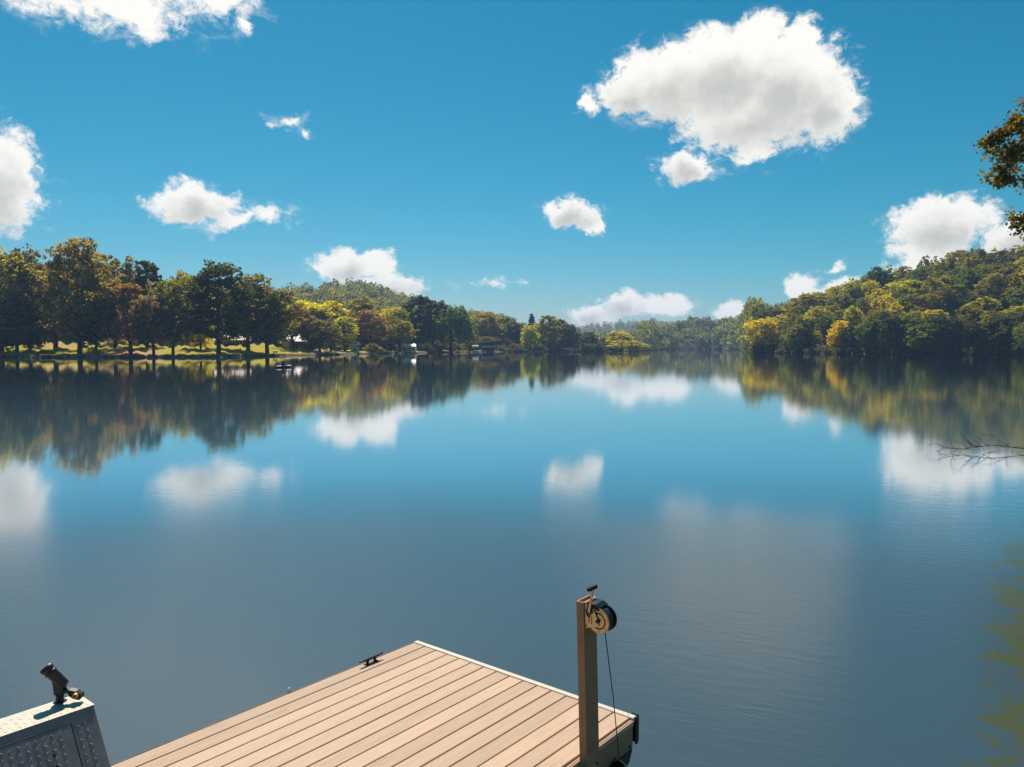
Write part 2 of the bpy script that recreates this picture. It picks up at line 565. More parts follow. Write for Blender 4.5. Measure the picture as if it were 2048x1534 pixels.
def water_mat():
    m, gg = mat_new('lake_water')
    geo = gg.node('ShaderNodeNewGeometry')
    p = geo.outputs['Position']
    x, y, z = gg.xyz(p)
    dist = gg.vec('LENGTH', p)
    # calm far out, a light breeze ruffles the water round the dock
    n_b = gg.noise(gg.vec('MULTIPLY', p, (.05, .09, 1)), 1.0, 3, .5)
    near = gg.ramp(gg.math('MULTIPLY_ADD', gg.math('SUBTRACT', n_b, .5), 9.0, dist), 9, 23, 1, 0)
    # wind waves: short wavelets running across the view plus a slow swell
    r = gg.node('ShaderNodeMapping'); r.inputs['Rotation'].default_value = (0, 0, math.radians(24)); gg.put(r.inputs['Vector'], p)
    w1 = gg.noise(gg.vec('MULTIPLY', r.outputs[0], (2.2, 9.0, 1)), 1.0, 5, .6, .6)
    w2 = gg.noise(gg.vec('MULTIPLY', p, (.35, .9, 1)), 1.0, 3, .5, .3)
    w3 = gg.noise(gg.vec('MULTIPLY', p, (.05, .16, 1)), 1.0, 3, .5, .2)
    h = gg.math('MULTIPLY', w1, gg.math('MULTIPLY_ADD', near, .0021, .0007))
    h = gg.math('MULTIPLY_ADD', w2, .0008, h)
    h = gg.math('MULTIPLY_ADD', w3, .0013, h)
    bn = gg.node('ShaderNodeBump')
    bn.inputs['Strength'].default_value = 1.0
    bn.inputs['Distance'].default_value = 1.0
    gg.put(bn.inputs['Height'], h)
    # long streaks of ruffled water far out
    st = gg.noise(gg.vec('MULTIPLY', p, (.006, .05, 1)), 1.0, 4, .6)
    streak = gg.math('MULTIPLY', gg.ramp(st, .66, .70), gg.ramp(dist, 150, 260))
    rough = gg.math('ADD', gg.ramp(near, 0, 1, .010, .22), gg.math('MULTIPLY', streak, .16))
    b = gg.node('ShaderNodeBsdfPrincipled')
    # pale blue far out paints in brighter sky reflection, darker slate round the dock
    far_sheen = gg.ramp(gg.math('MULTIPLY_ADD', gg.math('SUBTRACT', n_b, .5), 8.0, dist), 11, 26)
    body = gg.mix(far_sheen, (.038, .062, .074), (.085, .175, .235))
    # olive tint painting the reflection of the right-hand boughs into the water
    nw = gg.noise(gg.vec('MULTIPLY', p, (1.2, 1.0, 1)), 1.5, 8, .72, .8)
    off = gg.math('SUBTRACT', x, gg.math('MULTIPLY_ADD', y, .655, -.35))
    bough_refl = gg.ramp(gg.math('MULTIPLY_ADD', gg.math('SUBTRACT', nw, .5), 3.4, off), .20, .50)
    bough_refl = gg.math('MULTIPLY', bough_refl, gg.ramp(y, 11, 16, 1, 0))
    gg.put(b.inputs['Base Color'], gg.mix(bough_refl, body, (.060, .060, .008)))
    gg.put(b.inputs['Roughness'], rough)
    b.inputs['IOR'].default_value = 1.45
    gg.put(b.inputs['Coat Weight'], gg.ramp(near, 0, 1, 1.0, .22))
    b.inputs['Coat IOR'].default_value = 2.3
    gg.put(b.inputs['Coat Roughness'], rough)
    gg.L.new(bn.outputs[0], b.inputs['Coat Normal'])
    gg.L.new(bn.outputs[0], b.inputs['Normal'])
    return finish(m, gg, b.outputs[0])


wm = MB()
wm.add([(-1400, -200, 0), (1400, -200, 0), (1400, 1600, 0), (-1400, 1600, 0)], [(0, 1, 2, 3)])
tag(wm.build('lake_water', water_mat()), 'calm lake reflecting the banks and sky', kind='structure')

# ------------------------------------------------------------------ tree prototypes
RNG = np.random.default_rng(7)


def leaves_mesh(name, C, S, rng, tint, hue, up=.35, elong=1.6):
    n = len(C)
    C = np.asarray(C, float); S = np.asarray(S, float).reshape(-1, 1)
    nr = rng.normal(size=(n, 3)); nr[:, 2] += up
    nr /= np.linalg.norm(nr, axis=1, keepdims=True)
    t = np.cross(nr, rng.normal(size=(n, 3))); t /= np.linalg.norm(t, axis=1, keepdims=True) + 1e-9
    b = np.cross(nr, t)
    V = np.empty((n, 4, 3))
    V[:, 0] = C - b * S * .5 * elong
    V[:, 1] = C + t * S * .5 - nr * S * .12
    V[:, 2] = C + b * S * .5 * elong
    V[:, 3] = C - t * S * .5 - nr * S * .12
    me = bpy.data.meshes.new(name)
    me.vertices.add(n * 4); me.vertices.foreach_set('co', V.reshape(-1))
    me.loops.add(n * 4); me.loops.foreach_set('vertex_index', np.arange(n * 4, dtype=np.int32))
    me.polygons.add(n)
    me.polygons.foreach_set('loop_start', np.arange(0, n * 4, 4, dtype=np.int32))
    me.polygons.foreach_set('loop_total', np.full(n, 4, dtype=np.int32))
    me.update(calc_edges=True)
    a = me.attributes.new('tint', 'FLOAT', 'FACE'); a.data.foreach_set('value', np.asarray(tint, np.float32))
    a = me.attributes.new('hue', 'FLOAT', 'FACE'); a.data.foreach_set('value', np.asarray(hue, np.float32))
    me.materials.append(M['leaf'])
    return me


def clump_leaves(clumps, per, size, rng, warm=.25):
    """clumps: (x,y,z,r). returns centres, sizes, tint, hue"""
    C, S, T, H = [], [], [], []
    for (x, y, z, r) in clumps:
        k = max(4, int(per * rng.uniform(.7, 1.3)))
        d = rng.normal(size=(k, 3)); d /= np.linalg.norm(d, axis=1, keepdims=True)
        rad = r * rng.uniform(.25, 1.0, size=(k, 1)) ** .6
        c = np.array([x, y, z]) + d * rad * np.array([1.1, 1.1, .8])
        C.append(c); S.append(size * rng.uniform(.6, 1.35, size=k))
        tt = rng.uniform(.72, 1.25)
        T.append(tt * rng.uniform(.75, 1.25, size=k))
        hh = max(0, rng.normal(warm, .22))
        H.append(np.clip(hh + rng.normal(0, .12, size=k), 0, 1))
    return np.concatenate(C), np.concatenate(S), np.concatenate(T), np.concatenate(H)


def limb(mb, a, b, r0, r1, rng, n=4, sides=5, wob=.06):
    a, b = Vector(a), Vector(b)
    L = (b - a).length
    pts, rr = [], []
    for i in range(n + 1):
        f = i / n
        p = a.lerp(b, f)
        if 0 < i < n:
            p += Vector(rng.normal(size=3)) * L * wob
        p.z += math.sin(f * math.pi) * L * .08
        pts.append(p); rr.append(r0 * (1 - f) + r1 * f)
    mb.tube(pts, rr, sides, False)
    return pts


def proto_broad(seed, H=20.0, R=6.2, base=.22, nl=20, per=34, size=.46, open_=0.0, warm=.25, flat=1.0):
    rng = np.random.default_rng(seed)
    tb = MB()
    tp = [(rng.normal(0, .12) * i, rng.normal(0, .12) * i, H * .82 * i / 5) for i in range(6)]
    tp[0] = (0, 0, -1.2)
    tb.tube(tp, [.46, .36, .30, .22, .14, .06], 7, False)
    clumps = []
    z0, z1 = H * base, H
    zc, hz_ = (z0 + z1) / 2, (z1 - z0) / 2
    skew = rng.normal(0, .10, 2) * R
    for i in range(nl):
        u_ = (i + .5) / nl * 2 - 1                      # spread lobes evenly over the crown, denser near its skin
        a = i * 2.39996 + rng.normal(0, .35)
        rad_ = rng.uniform(.45, 1.0) ** .5
        ring_ = math.sqrt(max(.02, 1 - u_ * u_))
        if u_ < -.2:
            ring_ = max(ring_, .62)
        lr = R * rng.uniform(.27, .42)
        cx = (R - lr * .55) * ring_ * rad_ * math.cos(a) + skew[0] * u_
        cy = (R - lr * .55) * ring_ * rad_ * math.sin(a) + skew[1] * u_
        cz = zc + (hz_ - lr * .5) * u_ * rng.uniform(.85, 1.05)
        f = (cz - z0) / (z1 - z0)
        st = Vector(tp[int(np.clip(1 + f * 3.2, 1, 4))])
        limb(tb, st, (cx, cy, cz), .15 * (1 - .5 * max(0, f)), .035, rng)
        m = int(9 * (1 - open_)) + 1
        for k in range(m):
            d = rng.normal(size=3); d /= np.linalg.norm(d)
            q = np.array([cx, cy, cz]) + d * lr * np.array([1, 1, .85 * flat]) * rng.uniform(.5, 1.05)
            if q[2] < z0 * .8:
                q[2] = z0 * .8 + rng.uniform(0, .6)
            clumps.append((q[0], q[1], min(q[2], H), lr * rng.uniform(.28, .46)))
    C, S, T, Hh = clump_leaves(clumps, per, size, rng, warm)
    return leaves_mesh('crown', C, S, rng, T, Hh), tb, H, R


def proto_pine(seed, H=20.0, R=3.2):
    rng = np.random.default_rng(seed)
    tb = MB()
    tb.tube([(0, 0, -1.2), (0, 0, H * .5), (0, 0, H * .97)], [.34, .22, .04], 6, False)
    clumps = []
    z = H * .16
    while z < H * .985:
        f = (z - H * .16) / (H * .84)
        rr = R * (1 - f) ** .8 + .25
        nb = 6 if f < .7 else 4
        a0 = rng.uniform(0, 6.28)
        for k in range(nb):
            a = a0 + 6.283 * k / nb + rng.normal(0, .25)
            L = rr * rng.uniform(.65, 1.1)
            tip = (L * math.cos(a), L * math.sin(a), z - L * .18)
            limb(tb, (0, 0, z), tip, .05, .015, rng, 2, 4, .02)
            for q in (.35, .65, .92):
                clumps.append((tip[0] * q, tip[1] * q, z - L * .18 * q + .1, .36 + .35 * (1 - f) * (1 - q * .5)))
        z += H * .052 * rng.uniform(.8, 1.2)
    C, S, T, Hh = clump_leaves(clumps, 17, .40, rng, .05)
    return leaves_mesh('crown', C, S, rng, T, Hh, .1, 2.4), tb, H, R


def proto_willow(seed, H=20.0, R=7.5):
    rng = np.random.default_rng(seed)
    tb = MB()
    tb.tube([(0, 0, -1), (.3, 0, 3), (.2, .2, 8), (0, 0, 15)], [.6, .48, .34, .1], 7, False)
    C, S, T, Hh = [], [], [], []
    for i in range(150):
        a = rng.uniform(0, 6.283); rr = R * rng.uniform(.15, 1) ** .6
        top = H * (1 - .42 * (rr / R) ** 2) * rng.uniform(.86, 1.0)
        if i % 6 == 0:
            limb(tb, (0, 0, 7 + rng.uniform(0, 5)), (rr * .9 * math.cos(a), rr * .9 * math.sin(a), top), .12, .03, rng)
        L = rng.uniform(.35, .8) * top
        k = int(L * 6)
        f = rng.uniform(0, 1, k)
        tt = rng.uniform(.7, 1.3); hh = max(0, rng.normal(.15, .2))
        c = np.stack([rr * math.cos(a) * (1 + .12 * f) + rng.normal(0, .32, k), rr * math.sin(a) * (1 + .12 * f) + rng.normal(0, .32, k), top - f * L + rng.normal(0, .2, k)], 1)
        C.append(c); S.append(rng.uniform(.3, .55, k)); T.append(tt * rng.uniform(.8, 1.2, k)); Hh.append(np.clip(hh + rng.normal(0, .1, k), 0, 1))
    return leaves_mesh('crown', np.concatenate(C), np.concatenate(S), rng, np.concatenate(T), np.concatenate(Hh), .0, 2.2), tb, H, R


PROTO = {}


def reg(key, tup):
    cm, tb, H, R = tup
    tme = bpy.data.meshes.new('trunk')
    tme.from_pydata(tb.v, [], tb.f)
    tme.polygons.foreach_set('use_smooth', [True] * len(tme.polygons))
    tme.materials.append(M['bark'])
    PROTO[key] = (cm, tme, H, R)


for i in range(4):
    reg('broad%d' % i, proto_broad(10 + i, 20, 6.4, .14, 36, 27, .41))
for i in range(3):
    reg('tall%d' % i, proto_broad(30 + i, 20, 4.4, .17, 32, 24, .38))
for i in range(3):
    reg('open%d' % i, proto_broad(40 + i, 20, 5.8, .24, 28, 20, .42, .3, .35))
for i in range(3):
    reg('low%d' % i, proto_broad(50 + i, 20, 7.2, .05, 38, 27, .47, 0, .2, 1.0))
for i in range(2):
    reg('pine%d' % i, proto_pine(60 + i))
reg('willow0', proto_willow(70))
for i in range(3):      # shrubs: proto of 4 m
    reg('bush%d' % i, proto_broad(80 + i, 5, 3.2, .04, 13, 30, .26, 0, .2))

NAME = {'broad': 'broadleaf_tree', 'tall': 'broadleaf_tree', 'open': 'broadleaf_tree', 'low': 'broadleaf_tree', 'pine': 'pine_tree', 'willow': 'willow_tree', 'bush': 'shrub'}
CAT = {'broad': 'tree', 'tall': 'tree', 'open': 'tree', 'low': 'tree', 'pine': 'pine tree', 'willow': 'willow', 'bush': 'shrub'}
LEAFC = {
    'dark': (.055, .072, .024), 'green': (.100, .150, .028), 'olive': (.205, .215, .030), 'brown': (.168, .156, .056), 'grey': (.160, .142, .080),
    'orange': (.195, .140, .050), 'yellow': (.44, .42, .012), 'lime': (.33, .36, .020), 'gold': (.44, .38, .012), 'mid': (.155, .172, .036), 'pink': (.19, .148, .095),
}
RND = random.Random(11)


def tree(key, px, d, height, width, colour, label, group=None, bark='bark'):
    """height/width in metres; stands on the ground at that bearing, d metres behind the water's edge"""
    p = land(px, d)
    kind = ''.join(c for c in key if c.isalpha())
    if not key[-1].isdigit():
        n = sum(1 for k in PROTO if k.startswith(key))
        key = key + str(RND.randrange(n))
    cm, tm, H, R = PROTO[key]
    root = empty(NAME[kind], p, RND.uniform(0, 6.283), label, CAT[kind], group)
    sz = height / H
    sx = (width * .5) / R
    root.scale = (sx, sx * RND.uniform(.92, 1.08), sz)
    c = bpy.data.objects.new('crown', cm); COL.objects.link(c); c.parent = root
    t = bpy.data.objects.new('trunk', tm); COL.objects.link(t); t.parent = root
    b = LEAFC[colour]
    j = RND.uniform(.85, 1.18)
    c.color = (b[0] * j * RND.uniform(.9, 1.12), b[1] * j, b[2] * j * RND.uniform(.8, 1.2), 1)
    return root


def top_tree(key, px, ytop, d, wpx, colour, label, group=None):
    """a tree whose top reaches a known row of the photo: real height follows from its distance"""
    p = land(px, d)
    h = CAMH + (HOR - ytop) / FOC * p.y - p.z
    return tree(key, px, d, max(3, h), wpx / FOC * p.y, colour, label, group)


# --- trees with a look of their own on the left bank
HAND = [
    ('broad0', 4, 498, 20, 150, 'olive', 'tall olive tree cut off by the left edge of the picture'),
    ('open0', 62, 494, 26, 105, 'brown', 'thin-topped brownish tree with sky showing through, second from left edge'),
    ('low1', 35, 600, 12, 130, 'dark', 'low dark tree in shade beneath the thin-topped tree at far left'),
    ('broad1', 160, 483, 9, 150, 'brown', 'tallest tree of the left bank, brownish crown on a thick dark trunk'),
    ('tall1', 112, 530, 30, 95, 'brown', 'brown tree filling the gap just left of the tallest tree'),
    ('open1', 232, 512, 34, 120, 'brown', 'brown round-topped tree right of the tallest tree on the left bank'),
    ('broad2', 194, 600, 7, 90, 'dark', 'dark leaning tree on the lawn edge right of the tallest tree'),
    ('tall0', 262, 566, 8, 82, 'orange', 'orange-brown turning tree at the front of the left bank'),
    ('tall2', 296, 520, 44, 80, 'dark', 'dark pointed tree top behind the orange-brown tree'),
    ('broad3', 308, 590, 5, 92, 'grey', 'grey-brown tree with a stout pale trunk on the lawn'),
    ('broad0', 347, 560, 6, 95, 'mid', 'dull green tree on a slim dark trunk in the bright lawn'),
    ('low0', 372, 542, 70, 100, 'olive', 'olive tree rising behind the lawn left of the big dark round tree'),
    ('low2', 402, 583, 34, 74, 'lime', 'yellow-topped tree just left of the big dark round tree'),
    ('broad1', 437, 528, 10, 150, 'dark', 'big dark round tree standing in front of the reddish roof'),
    ('broad2', 497, 552, 22, 120, 'mid', 'broad dull green tree right of the big dark round tree'),
    ('broad3', 535, 572, 5, 130, 'brown', 'large brown-tinged tree at the water beside the small jetty'),
    ('open2', 586, 606, 30, 82, 'orange', 'russet tree between the jetty tree and the gabled cabin'),
    ('low0', 612, 600, 70, 110, 'yellow', 'wide bright yellow-green crown behind the gabled cabin'),
    ('low1', 668, 604, 82, 90, 'yellow', 'bright yellow-green crown right of the wide yellow one'),
    ('broad0', 640, 640, 12, 92, 'grey', 'grey-brown rounded tree in front of the yellow-green crowns'),
    ('tall0', 690, 632, 22, 58, 'lime', 'small tree with a yellow-rimmed dark crown left of the arched hut'),
    ('broad1', 728, 596, 90, 90, 'olive', 'olive tree behind the arched hut'),
    ('broad2', 740, 622, 24, 86, 'pink', 'pinkish brown tree right above the arched hut'),
    ('low2', 786, 615, 50, 64, 'yellow', 'yellow-green tree between the pinkish tree and the tall dark one'),
    ('open0', 800, 636, 16, 70, 'olive', 'light olive tree leaning over the low lakeside building'),
    ('tall1', 838, 588, 38, 80, 'dark', 'tall dark tree above the low lakeside building'),
    ('tall2', 866, 600, 20, 70, 'dark', 'dark tree standing tight against the willow'),
    ('willow0', 902, 602, 7, 92, 'green', 'large green willow drooping to the water left of the boathouse'),
    ('low1', 938, 646, 22, 34, 'yellow', 'small bright yellow tree at the right side of the willow'),
    ('broad3', 972, 622, 70, 74, 'olive', 'olive tree above the two white umbrellas'),
    ('broad0', 1010, 634, 60, 70, 'mid', 'green tree above the white-roofed cabins'),
    ('low2', 1060, 650, 14, 40, 'lime', 'small yellow-topped tree right of the white-roofed cabins'),
    ('pine0', 1063, 626, 50, 28, 'dark', 'lone dark spire of a pine on the middle skyline'),
    ('tall0', 1097, 630, 20, 52, 'olive', 'tallest tree of the middle shore, with a ragged top'),
    ('tall1', 1118, 636, 36, 44, 'mid', 'tree leaning on the tallest one of the middle shore'),
    ('broad1', 1142, 650, 26, 46, 'dark', 'dark tree ending the taller row of the middle shore'),
    ('broad2', 1175, 664, 34, 46, 'dark', 'smaller dark tree sloping down towards the far hill'),
    ('low0', 1238, 660, 44, 56, 'lime', 'bright yellow-green tree beneath the far blue hill'),
    ('bush0', 1252, 680, 3, 80, 'lime', 'yellow-green shrub mound at the tip of the middle shore'),
    ('bush1', 1185, 686, 3, 60, 'dark', 'dark shrub mound left of the yellow-green one'),
    ('bush2', 1222, 684, 4, 44, 'dark', 'dark shrub tucked against the yellow-green shrub mound'),
    # right bank
    ('broad3', 1524, 636, 3, 76, 'gold', 'golden tree at the left end of the right bank, leaning over the water'),
    ('low1', 1678, 642, 4, 52, 'yellow', 'brightest yellow tree low on the right bank at the water'),
    ('low2', 1705, 612, 30, 42, 'lime', 'lime tree just above the brightest yellow tree of the right bank'),
    ('broad0', 1768, 590, 58, 48, 'yellow', 'yellow tree half way up the right hillside'),
    ('low0', 1742, 618, 34, 26, 'orange', 'small orange tree beside the yellow one on the right hillside'),
    ('broad1', 1893, 618, 44, 52, 'lime', 'lime tree low on the right hillside, far from the yellow ones'),
    ('broad2', 2032, 612, 46, 70, 'lime', 'pale lime tree at the right edge of the picture'),
    ('low1', 1632, 662, 8, 26, 'gold', 'small gold tree by the water left of the brightest yellow tree'),
    ('broad3', 1815, 560, 92, 90, 'lime', 'wide lime crown high on the right hillside'),
    ('tall0', 1760, 543, 130, 60, 'dark', 'dark tree crowning the first rise of the right skyline'),
    ('tall2', 1882, 526, 146, 60, 'olive', 'tree standing tallest in the middle of the right skyline'),
    ('tall1', 1612, 586, 92, 70, 'olive', 'tree at the low left end of the right skyline'),
    ('low0', 1950, 590, 60, 100, 'dark', 'large dark crown on the right hillside below the skyline'),
]
for r in HAND:
    top_tree(r[0], r[1], r[2], r[3], r[4], r[5], r[6])

# --- the trees between and behind them
SKY_L = [(-80, 520), (0, 515), (50, 510), (100, 510), (160, 500), (200, 510), (260, 535), (330, 560), (400, 560), (440, 545), (500, 560), (550, 590), (600, 608), (700, 612), (760, 610),
         (830, 604), (900, 620), (945, 640), (1000, 645), (1060, 640), (1100, 645), (1140, 655), (1180, 668), (1260, 668), (1290, 668)]
sxs, sys_ = [a for a, _ in SKY_L], [b for _, b in SKY_L]
CW = {'dark': 'dark green', 'green': 'green', 'olive': 'olive', 'brown': 'brownish', 'grey': 'grey-brown', 'mid': 'dull green', 'lime': 'yellow-green'}
SW = {'broad': 'rounded', 'tall': 'narrow', 'open': 'thin-leaved', 'low': 'bushy'}


def where(px, table):
    for lim, txt in table:
        if px < lim:
            return txt
    return table[-1][1]


W_L = [(120, 'behind the long pinkish house'), (215, 'behind the tallest tree'), (290, 'behind the orange-brown tree'), (375, 'above the small house'), (475, 'behind the big dark round tree'), (9999, 'behind the jetty tree')]
W_M = [(640, 'above the gabled cabin'), (700, 'behind the yellow-green crowns'), (775, 'behind the arched hut'), (860, 'behind the low lakeside building'), (930, 'behind the willow'), (1000, 'above the boathouse'),
       (1080, 'behind the white cabins'), (1150, 'behind the ragged tall tree'), (9999, 'beneath the far blue hill')]
W_R = [(1600, 'near the golden end tree'), (1665, 'left of the brightest yellow'), (1740, 'above the brightest yellow tree'), (1830, 'around the mid-slope yellow tree'), (1930, 'right of the mid-slope yellow'), (9999, 'towards the right edge')]
for i in range(46):
    px = -70 + 640 * (i + RND.random()) / 46
    d = RND.uniform(62, 140)
    yt = np.interp(px, sxs, sys_) + RND.uniform(4, 46)
    k, c = RND.choice(['broad', 'tall', 'open', 'broad']), RND.choice(['brown', 'brown', 'olive', 'dark', 'mid', 'grey'])
    top_tree(k, px, yt, d, RND.uniform(80, 120), c, '%s %s tree in the left bank wood, %s' % (SW[k], CW[c], where(px, W_L)), 'trees behind the left lawn')
for i in range(50):
    px = 560 + 720 * (i + RND.random()) / 50
    d = RND.uniform(40, 120)
    yt = np.interp(px, sxs, sys_) + RND.uniform(4, 34)
    k, c = RND.choice(['broad', 'tall', 'low', 'broad']), RND.choice(['olive', 'dark', 'mid', 'mid', 'grey', 'green'])
    top_tree(k, px, yt, d, RND.uniform(48, 76), c, '%s %s tree in the shore row %s' % (SW[k], CW[c], where(px, W_M)), 'trees along the middle shore')
for i in range(26):
    px = 590 + 640 * (i + RND.random()) / 26
    if 580 < px < 615 or 692 < px < 730 or 788 < px < 836 or 940 < px < 992:
        continue
    c = RND.choice(['dark', 'mid', 'dark', 'grey'])
    top_tree('bush', px, RND.uniform(684, 694), RND.uniform(4, 20), RND.uniform(22, 40), c, '%s waterside shrub on the shaded shore %s' % (CW[c], where(px, W_M).replace('behind', 'near').replace('above', 'near').replace('beneath', 'below')), 'shrubs under the middle shore trees')
# the right hillside
RH = [(r_[1], r_[3], r_[4]) for r_ in HAND if r_[1] > 1500]


def hides(px, d):
    return any(abs(px - hp) < hw * .5 + 3 and hd - 24 < d < hd + 3 for hp, hd, hw in RH)


for i in range(42):
    px = 1506 + 590 * (i + RND.random()) / 42
    if hides(px, 3):
        continue
    c = RND.choice(['dark', 'dark', 'mid', 'dark', 'green'])
    tree('low', px, RND.uniform(2, 9), RND.uniform(11, 16), RND.uniform(11, 15), c, '%s waterside tree of the right bank, %s' % (CW[c], where(px, W_R).replace('above', 'beside').replace('around', 'below')), 'waterside row of the right bank')
for i in range(112):
    px = 1512 + 586 * (i + RND.random()) / 112
    d = 12 + 150 * (i * .61803 % 1.0)
    if hides(px, d):
        continue
    k = RND.choice(['broad', 'broad', 'low', 'tall', 'open', 'low'])
    c = RND.choice(['olive', 'olive', 'mid', 'mid', 'dark', 'olive', 'lime', 'mid', 'green', 'olive', 'lime', 'green', 'brown'])
    row = 'low on' if d < 55 else 'half way up' if d < 110 else 'near the top of'
    tree(k, px, d, RND.uniform(12, 18), RND.uniform(11, 16), c, '%s %s tree %s the right hillside, %s' % (SW[k], CW[c], row, where(px, W_R)), 'trees packed on the right hillside')


# --- far woods: one mass, nobody could count them
def far_wood():
    rng = np.random.default_rng(5)
    C, S, T, Hh = [], [], [], []
    spots = []
    for _ in range(1500):
        spots.append((rng.uniform(380, 1150), rng.uniform(150, 800)))
    for _ in range(1100):
        spots.append((rng.uniform(1040, 1520), rng.uniform(380, 1750)))
    for _ in range(260):
        spots.append((rng.uniform(1480, 2150), rng.uniform(170, 420)))
    for _ in range(240):
        spots.append((rng.uniform(-120, 420), rng.uniform(140, 420)))
    for _ in range(150):
        spots.append((rng.uniform(1284, 1512), rng.uniform(3, 200)))
    for px, d in spots:
        p = land(px, d)
        h = rng.uniform(11, 20); r = rng.uniform(4.5, 7.5)
        k = int(110 if p.length < 900 else 54)
        if 1284 < px < 1512 and d < 200:
            k = 130
        dd = rng.normal(size=(k, 3)); dd /= np.linalg.norm(dd, axis=1, keepdims=True)
        c = np.array([p.x, p.y, p.z + h * .56]) + dd * np.array([r, r, h * .45]) * rng.uniform(.6, 1.0, (k, 1))
        C.append(c); S.append(rng.uniform(1.0, 2.3, k) * (1 if p.length < 900 else 1.35))
        tt = rng.uniform(.6, 1.35)
        T.append(tt * rng.uniform(.8, 1.2, k)); Hh.append(np.clip(rng.normal(.25, .25) + rng.normal(0, .1, k), 0, 1))
    me = leaves_mesh('far_wood', np.concatenate(C), np.concatenate(S), rng, np.concatenate(T), np.concatenate(Hh), .5, 1.3)
    o = bpy.data.objects.new('far_wood', me); COL.objects.link(o)
    o.color = (.140, .165, .046, 1)
    tag(o, 'far wooded hills fading to blue behind the shores', 'woods', kind='stuff')


far_wood()


def waterside_brush():
    rng = np.random.default_rng(9)
    C, S, T, Hh = [], [], [], []
    for i in range(620):
        px = rng.uniform(1000, 1285) if i < 90 else rng.uniform(1285, 1515) if i < 260 else rng.uniform(1500, 2120)
        p = land(px, rng.uniform(.5, 6))
        r_ = rng.uniform(1.2, 2.6) * (1.0 if px > 1515 else .7 if px < 1285 else 1.8)
        k = 70
        dd = rng.normal(size=(k, 3)); dd /= np.linalg.norm(dd, axis=1, keepdims=True)
        c = np.array([p.x, p.y, max(.3, p.z) + r_ * .45]) + dd * np.array([r_, r_, r_ * .75]) * rng.uniform(.4, 1.0, (k, 1))
        C.append(c); S.append(rng.uniform(.4, .8, k) * (1 if px > 1515 else 1.5))
        T.append(rng.uniform(.6, 1.3) * rng.uniform(.8, 1.2, k)); Hh.append(np.clip(rng.normal(.15, .2) + rng.normal(0, .1, k), 0, 1))
    me = leaves_mesh('waterside_brush', np.concatenate(C), np.concatenate(S), rng, np.concatenate(T), np.concatenate(Hh), .4, 1.5)
    o = bpy.data.objects.new('waterside_brush', me); COL.objects.link(o)
    o.color = (.075, .085, .025, 1)
    tag(o, 'low dark brush along the water edge of the far and right banks', 'brush', kind='stuff')


waterside_brush()

# ------------------------------------------------------------------ buildings and things on the far shores
M['roof_red'] = pbr('reddish_roof', (.46, .24, .17), .6, 0, .2, 2)
M['roof_pale'] = pbr('pale_metal_roof', (.62, .58, .54), .45, .2, .12, 2)
M['roof_grey'] = pbr('grey_roof', (.34, .32, .31), .7, 0, .2, 2)
M['wall_tan'] = pbr('tan_wall', (.30, .24, .19), .8, 0, .15, 1.5)
M['wall_pink'] = pbr('pinkish_wall', (.44, .31, .26), .8, 0, .12, 1.5)
M['wall_dark'] = pbr('dark_timber_wall', (.085, .066, .055), .85, 0, .25, 2)
M['wall_white'] = pbr('white_wall', (.72, .70, .66), .7, 0, .06, 2)
M['glass'] = pbr('window_glass', (.02, .026, .032), .08, 0, .1, 1)
M['dark_wood'] = pbr('dark_wood', (.045, .036, .03), .85, 0, .3, 3)
M['canvas_white'] = pbr('white_canvas', (.80, .79, .76), .8, 0, .05, 3)
M['canvas_yellow'] = pbr('yellow_canvas', (.60, .40, .06), .8, 0, .12, 3)
M['navy'] = pbr('navy_hull', (.02, .03, .06), .4, 0, .2, 2)
M['pave'] = pbr('path_paving', (.34, .29, .24), .9, 0, .15, .6)
M['stone'] = pbr('bank_stone', (.17, .15, .13), .9, 0, .35, 1.5, .6, 8)


def face_cam(px):
    return -math.radians(col_theta(px))


def house(name, px, d, w, dep, wh, rh, wall, roof, label, cat, gable=False, nwin=2, turn=0.0, over=.4):
    p = land(px, d)
    r = empty(name, (p.x, p.y, p.z - .3), face_cam(px) + turn, label, cat)
    mb = MB().box(-w / 2, w / 2, 0, dep, 0, wh)
    if gable:
        mb.prism([(-w / 2, wh), (w / 2, wh), (0, wh + rh)], 'y', 0.0, dep)
    else:
        mb.prism([(0, wh), (dep, wh), (dep / 2, wh + rh)], 'x', -w / 2, w / 2)
    mb.build('wall', M[wall], r)
    t = .16
    rf = MB()
    if gable:
        k = rh / (w / 2)
        for s_ in (-1, 1):
            e = w / 2 + over
            rf.prism([(0, wh + rh + .02), (s_ * e, wh + rh + .02 - k * e), (s_ * e, wh + rh + .02 - k * e + t), (0, wh + rh + .02 + t)], 'y', -over, dep + over)
    else:
        k = rh / (dep / 2)
        for s_ in (-1, 1):
            e = dep / 2 + over
            c = dep / 2
            rf.prism([(c, wh + rh + .02), (c + s_ * e, wh + rh + .02 - k * e), (c + s_ * e, wh + rh + .02 - k * e + t), (c, wh + rh + .02 + t)], 'x', -w / 2 - over, w / 2 + over)
    rf.build('roof', M[roof], r)
    dr = MB().box(-w * .08 - .45, -w * .08 + .45, -.05, 0, .25, 2.25).build('door', M['dark_wood'], r)
    MB().box(-w * .08 + .28, -w * .08 + .34, -.09, -.05, 1.2, 1.32).build('handle', M['zinc'], dr)
    for i in range(nwin):
        cx = w * (.24 + .2 * (i // 2)) * (1 if i % 2 == 0 else -1.3)
        cx = max(-w / 2 + .7, min(w / 2 - .7, cx))
        f = MB().box(cx - .55, cx + .55, -.06, 0, 1.1, 2.15).build('window', M['wall_white'], r)
        MB().box(cx - .45, cx + .45, -.085, -.062, 1.2, 2.05).build('pane', M['glass'], f)
    return r


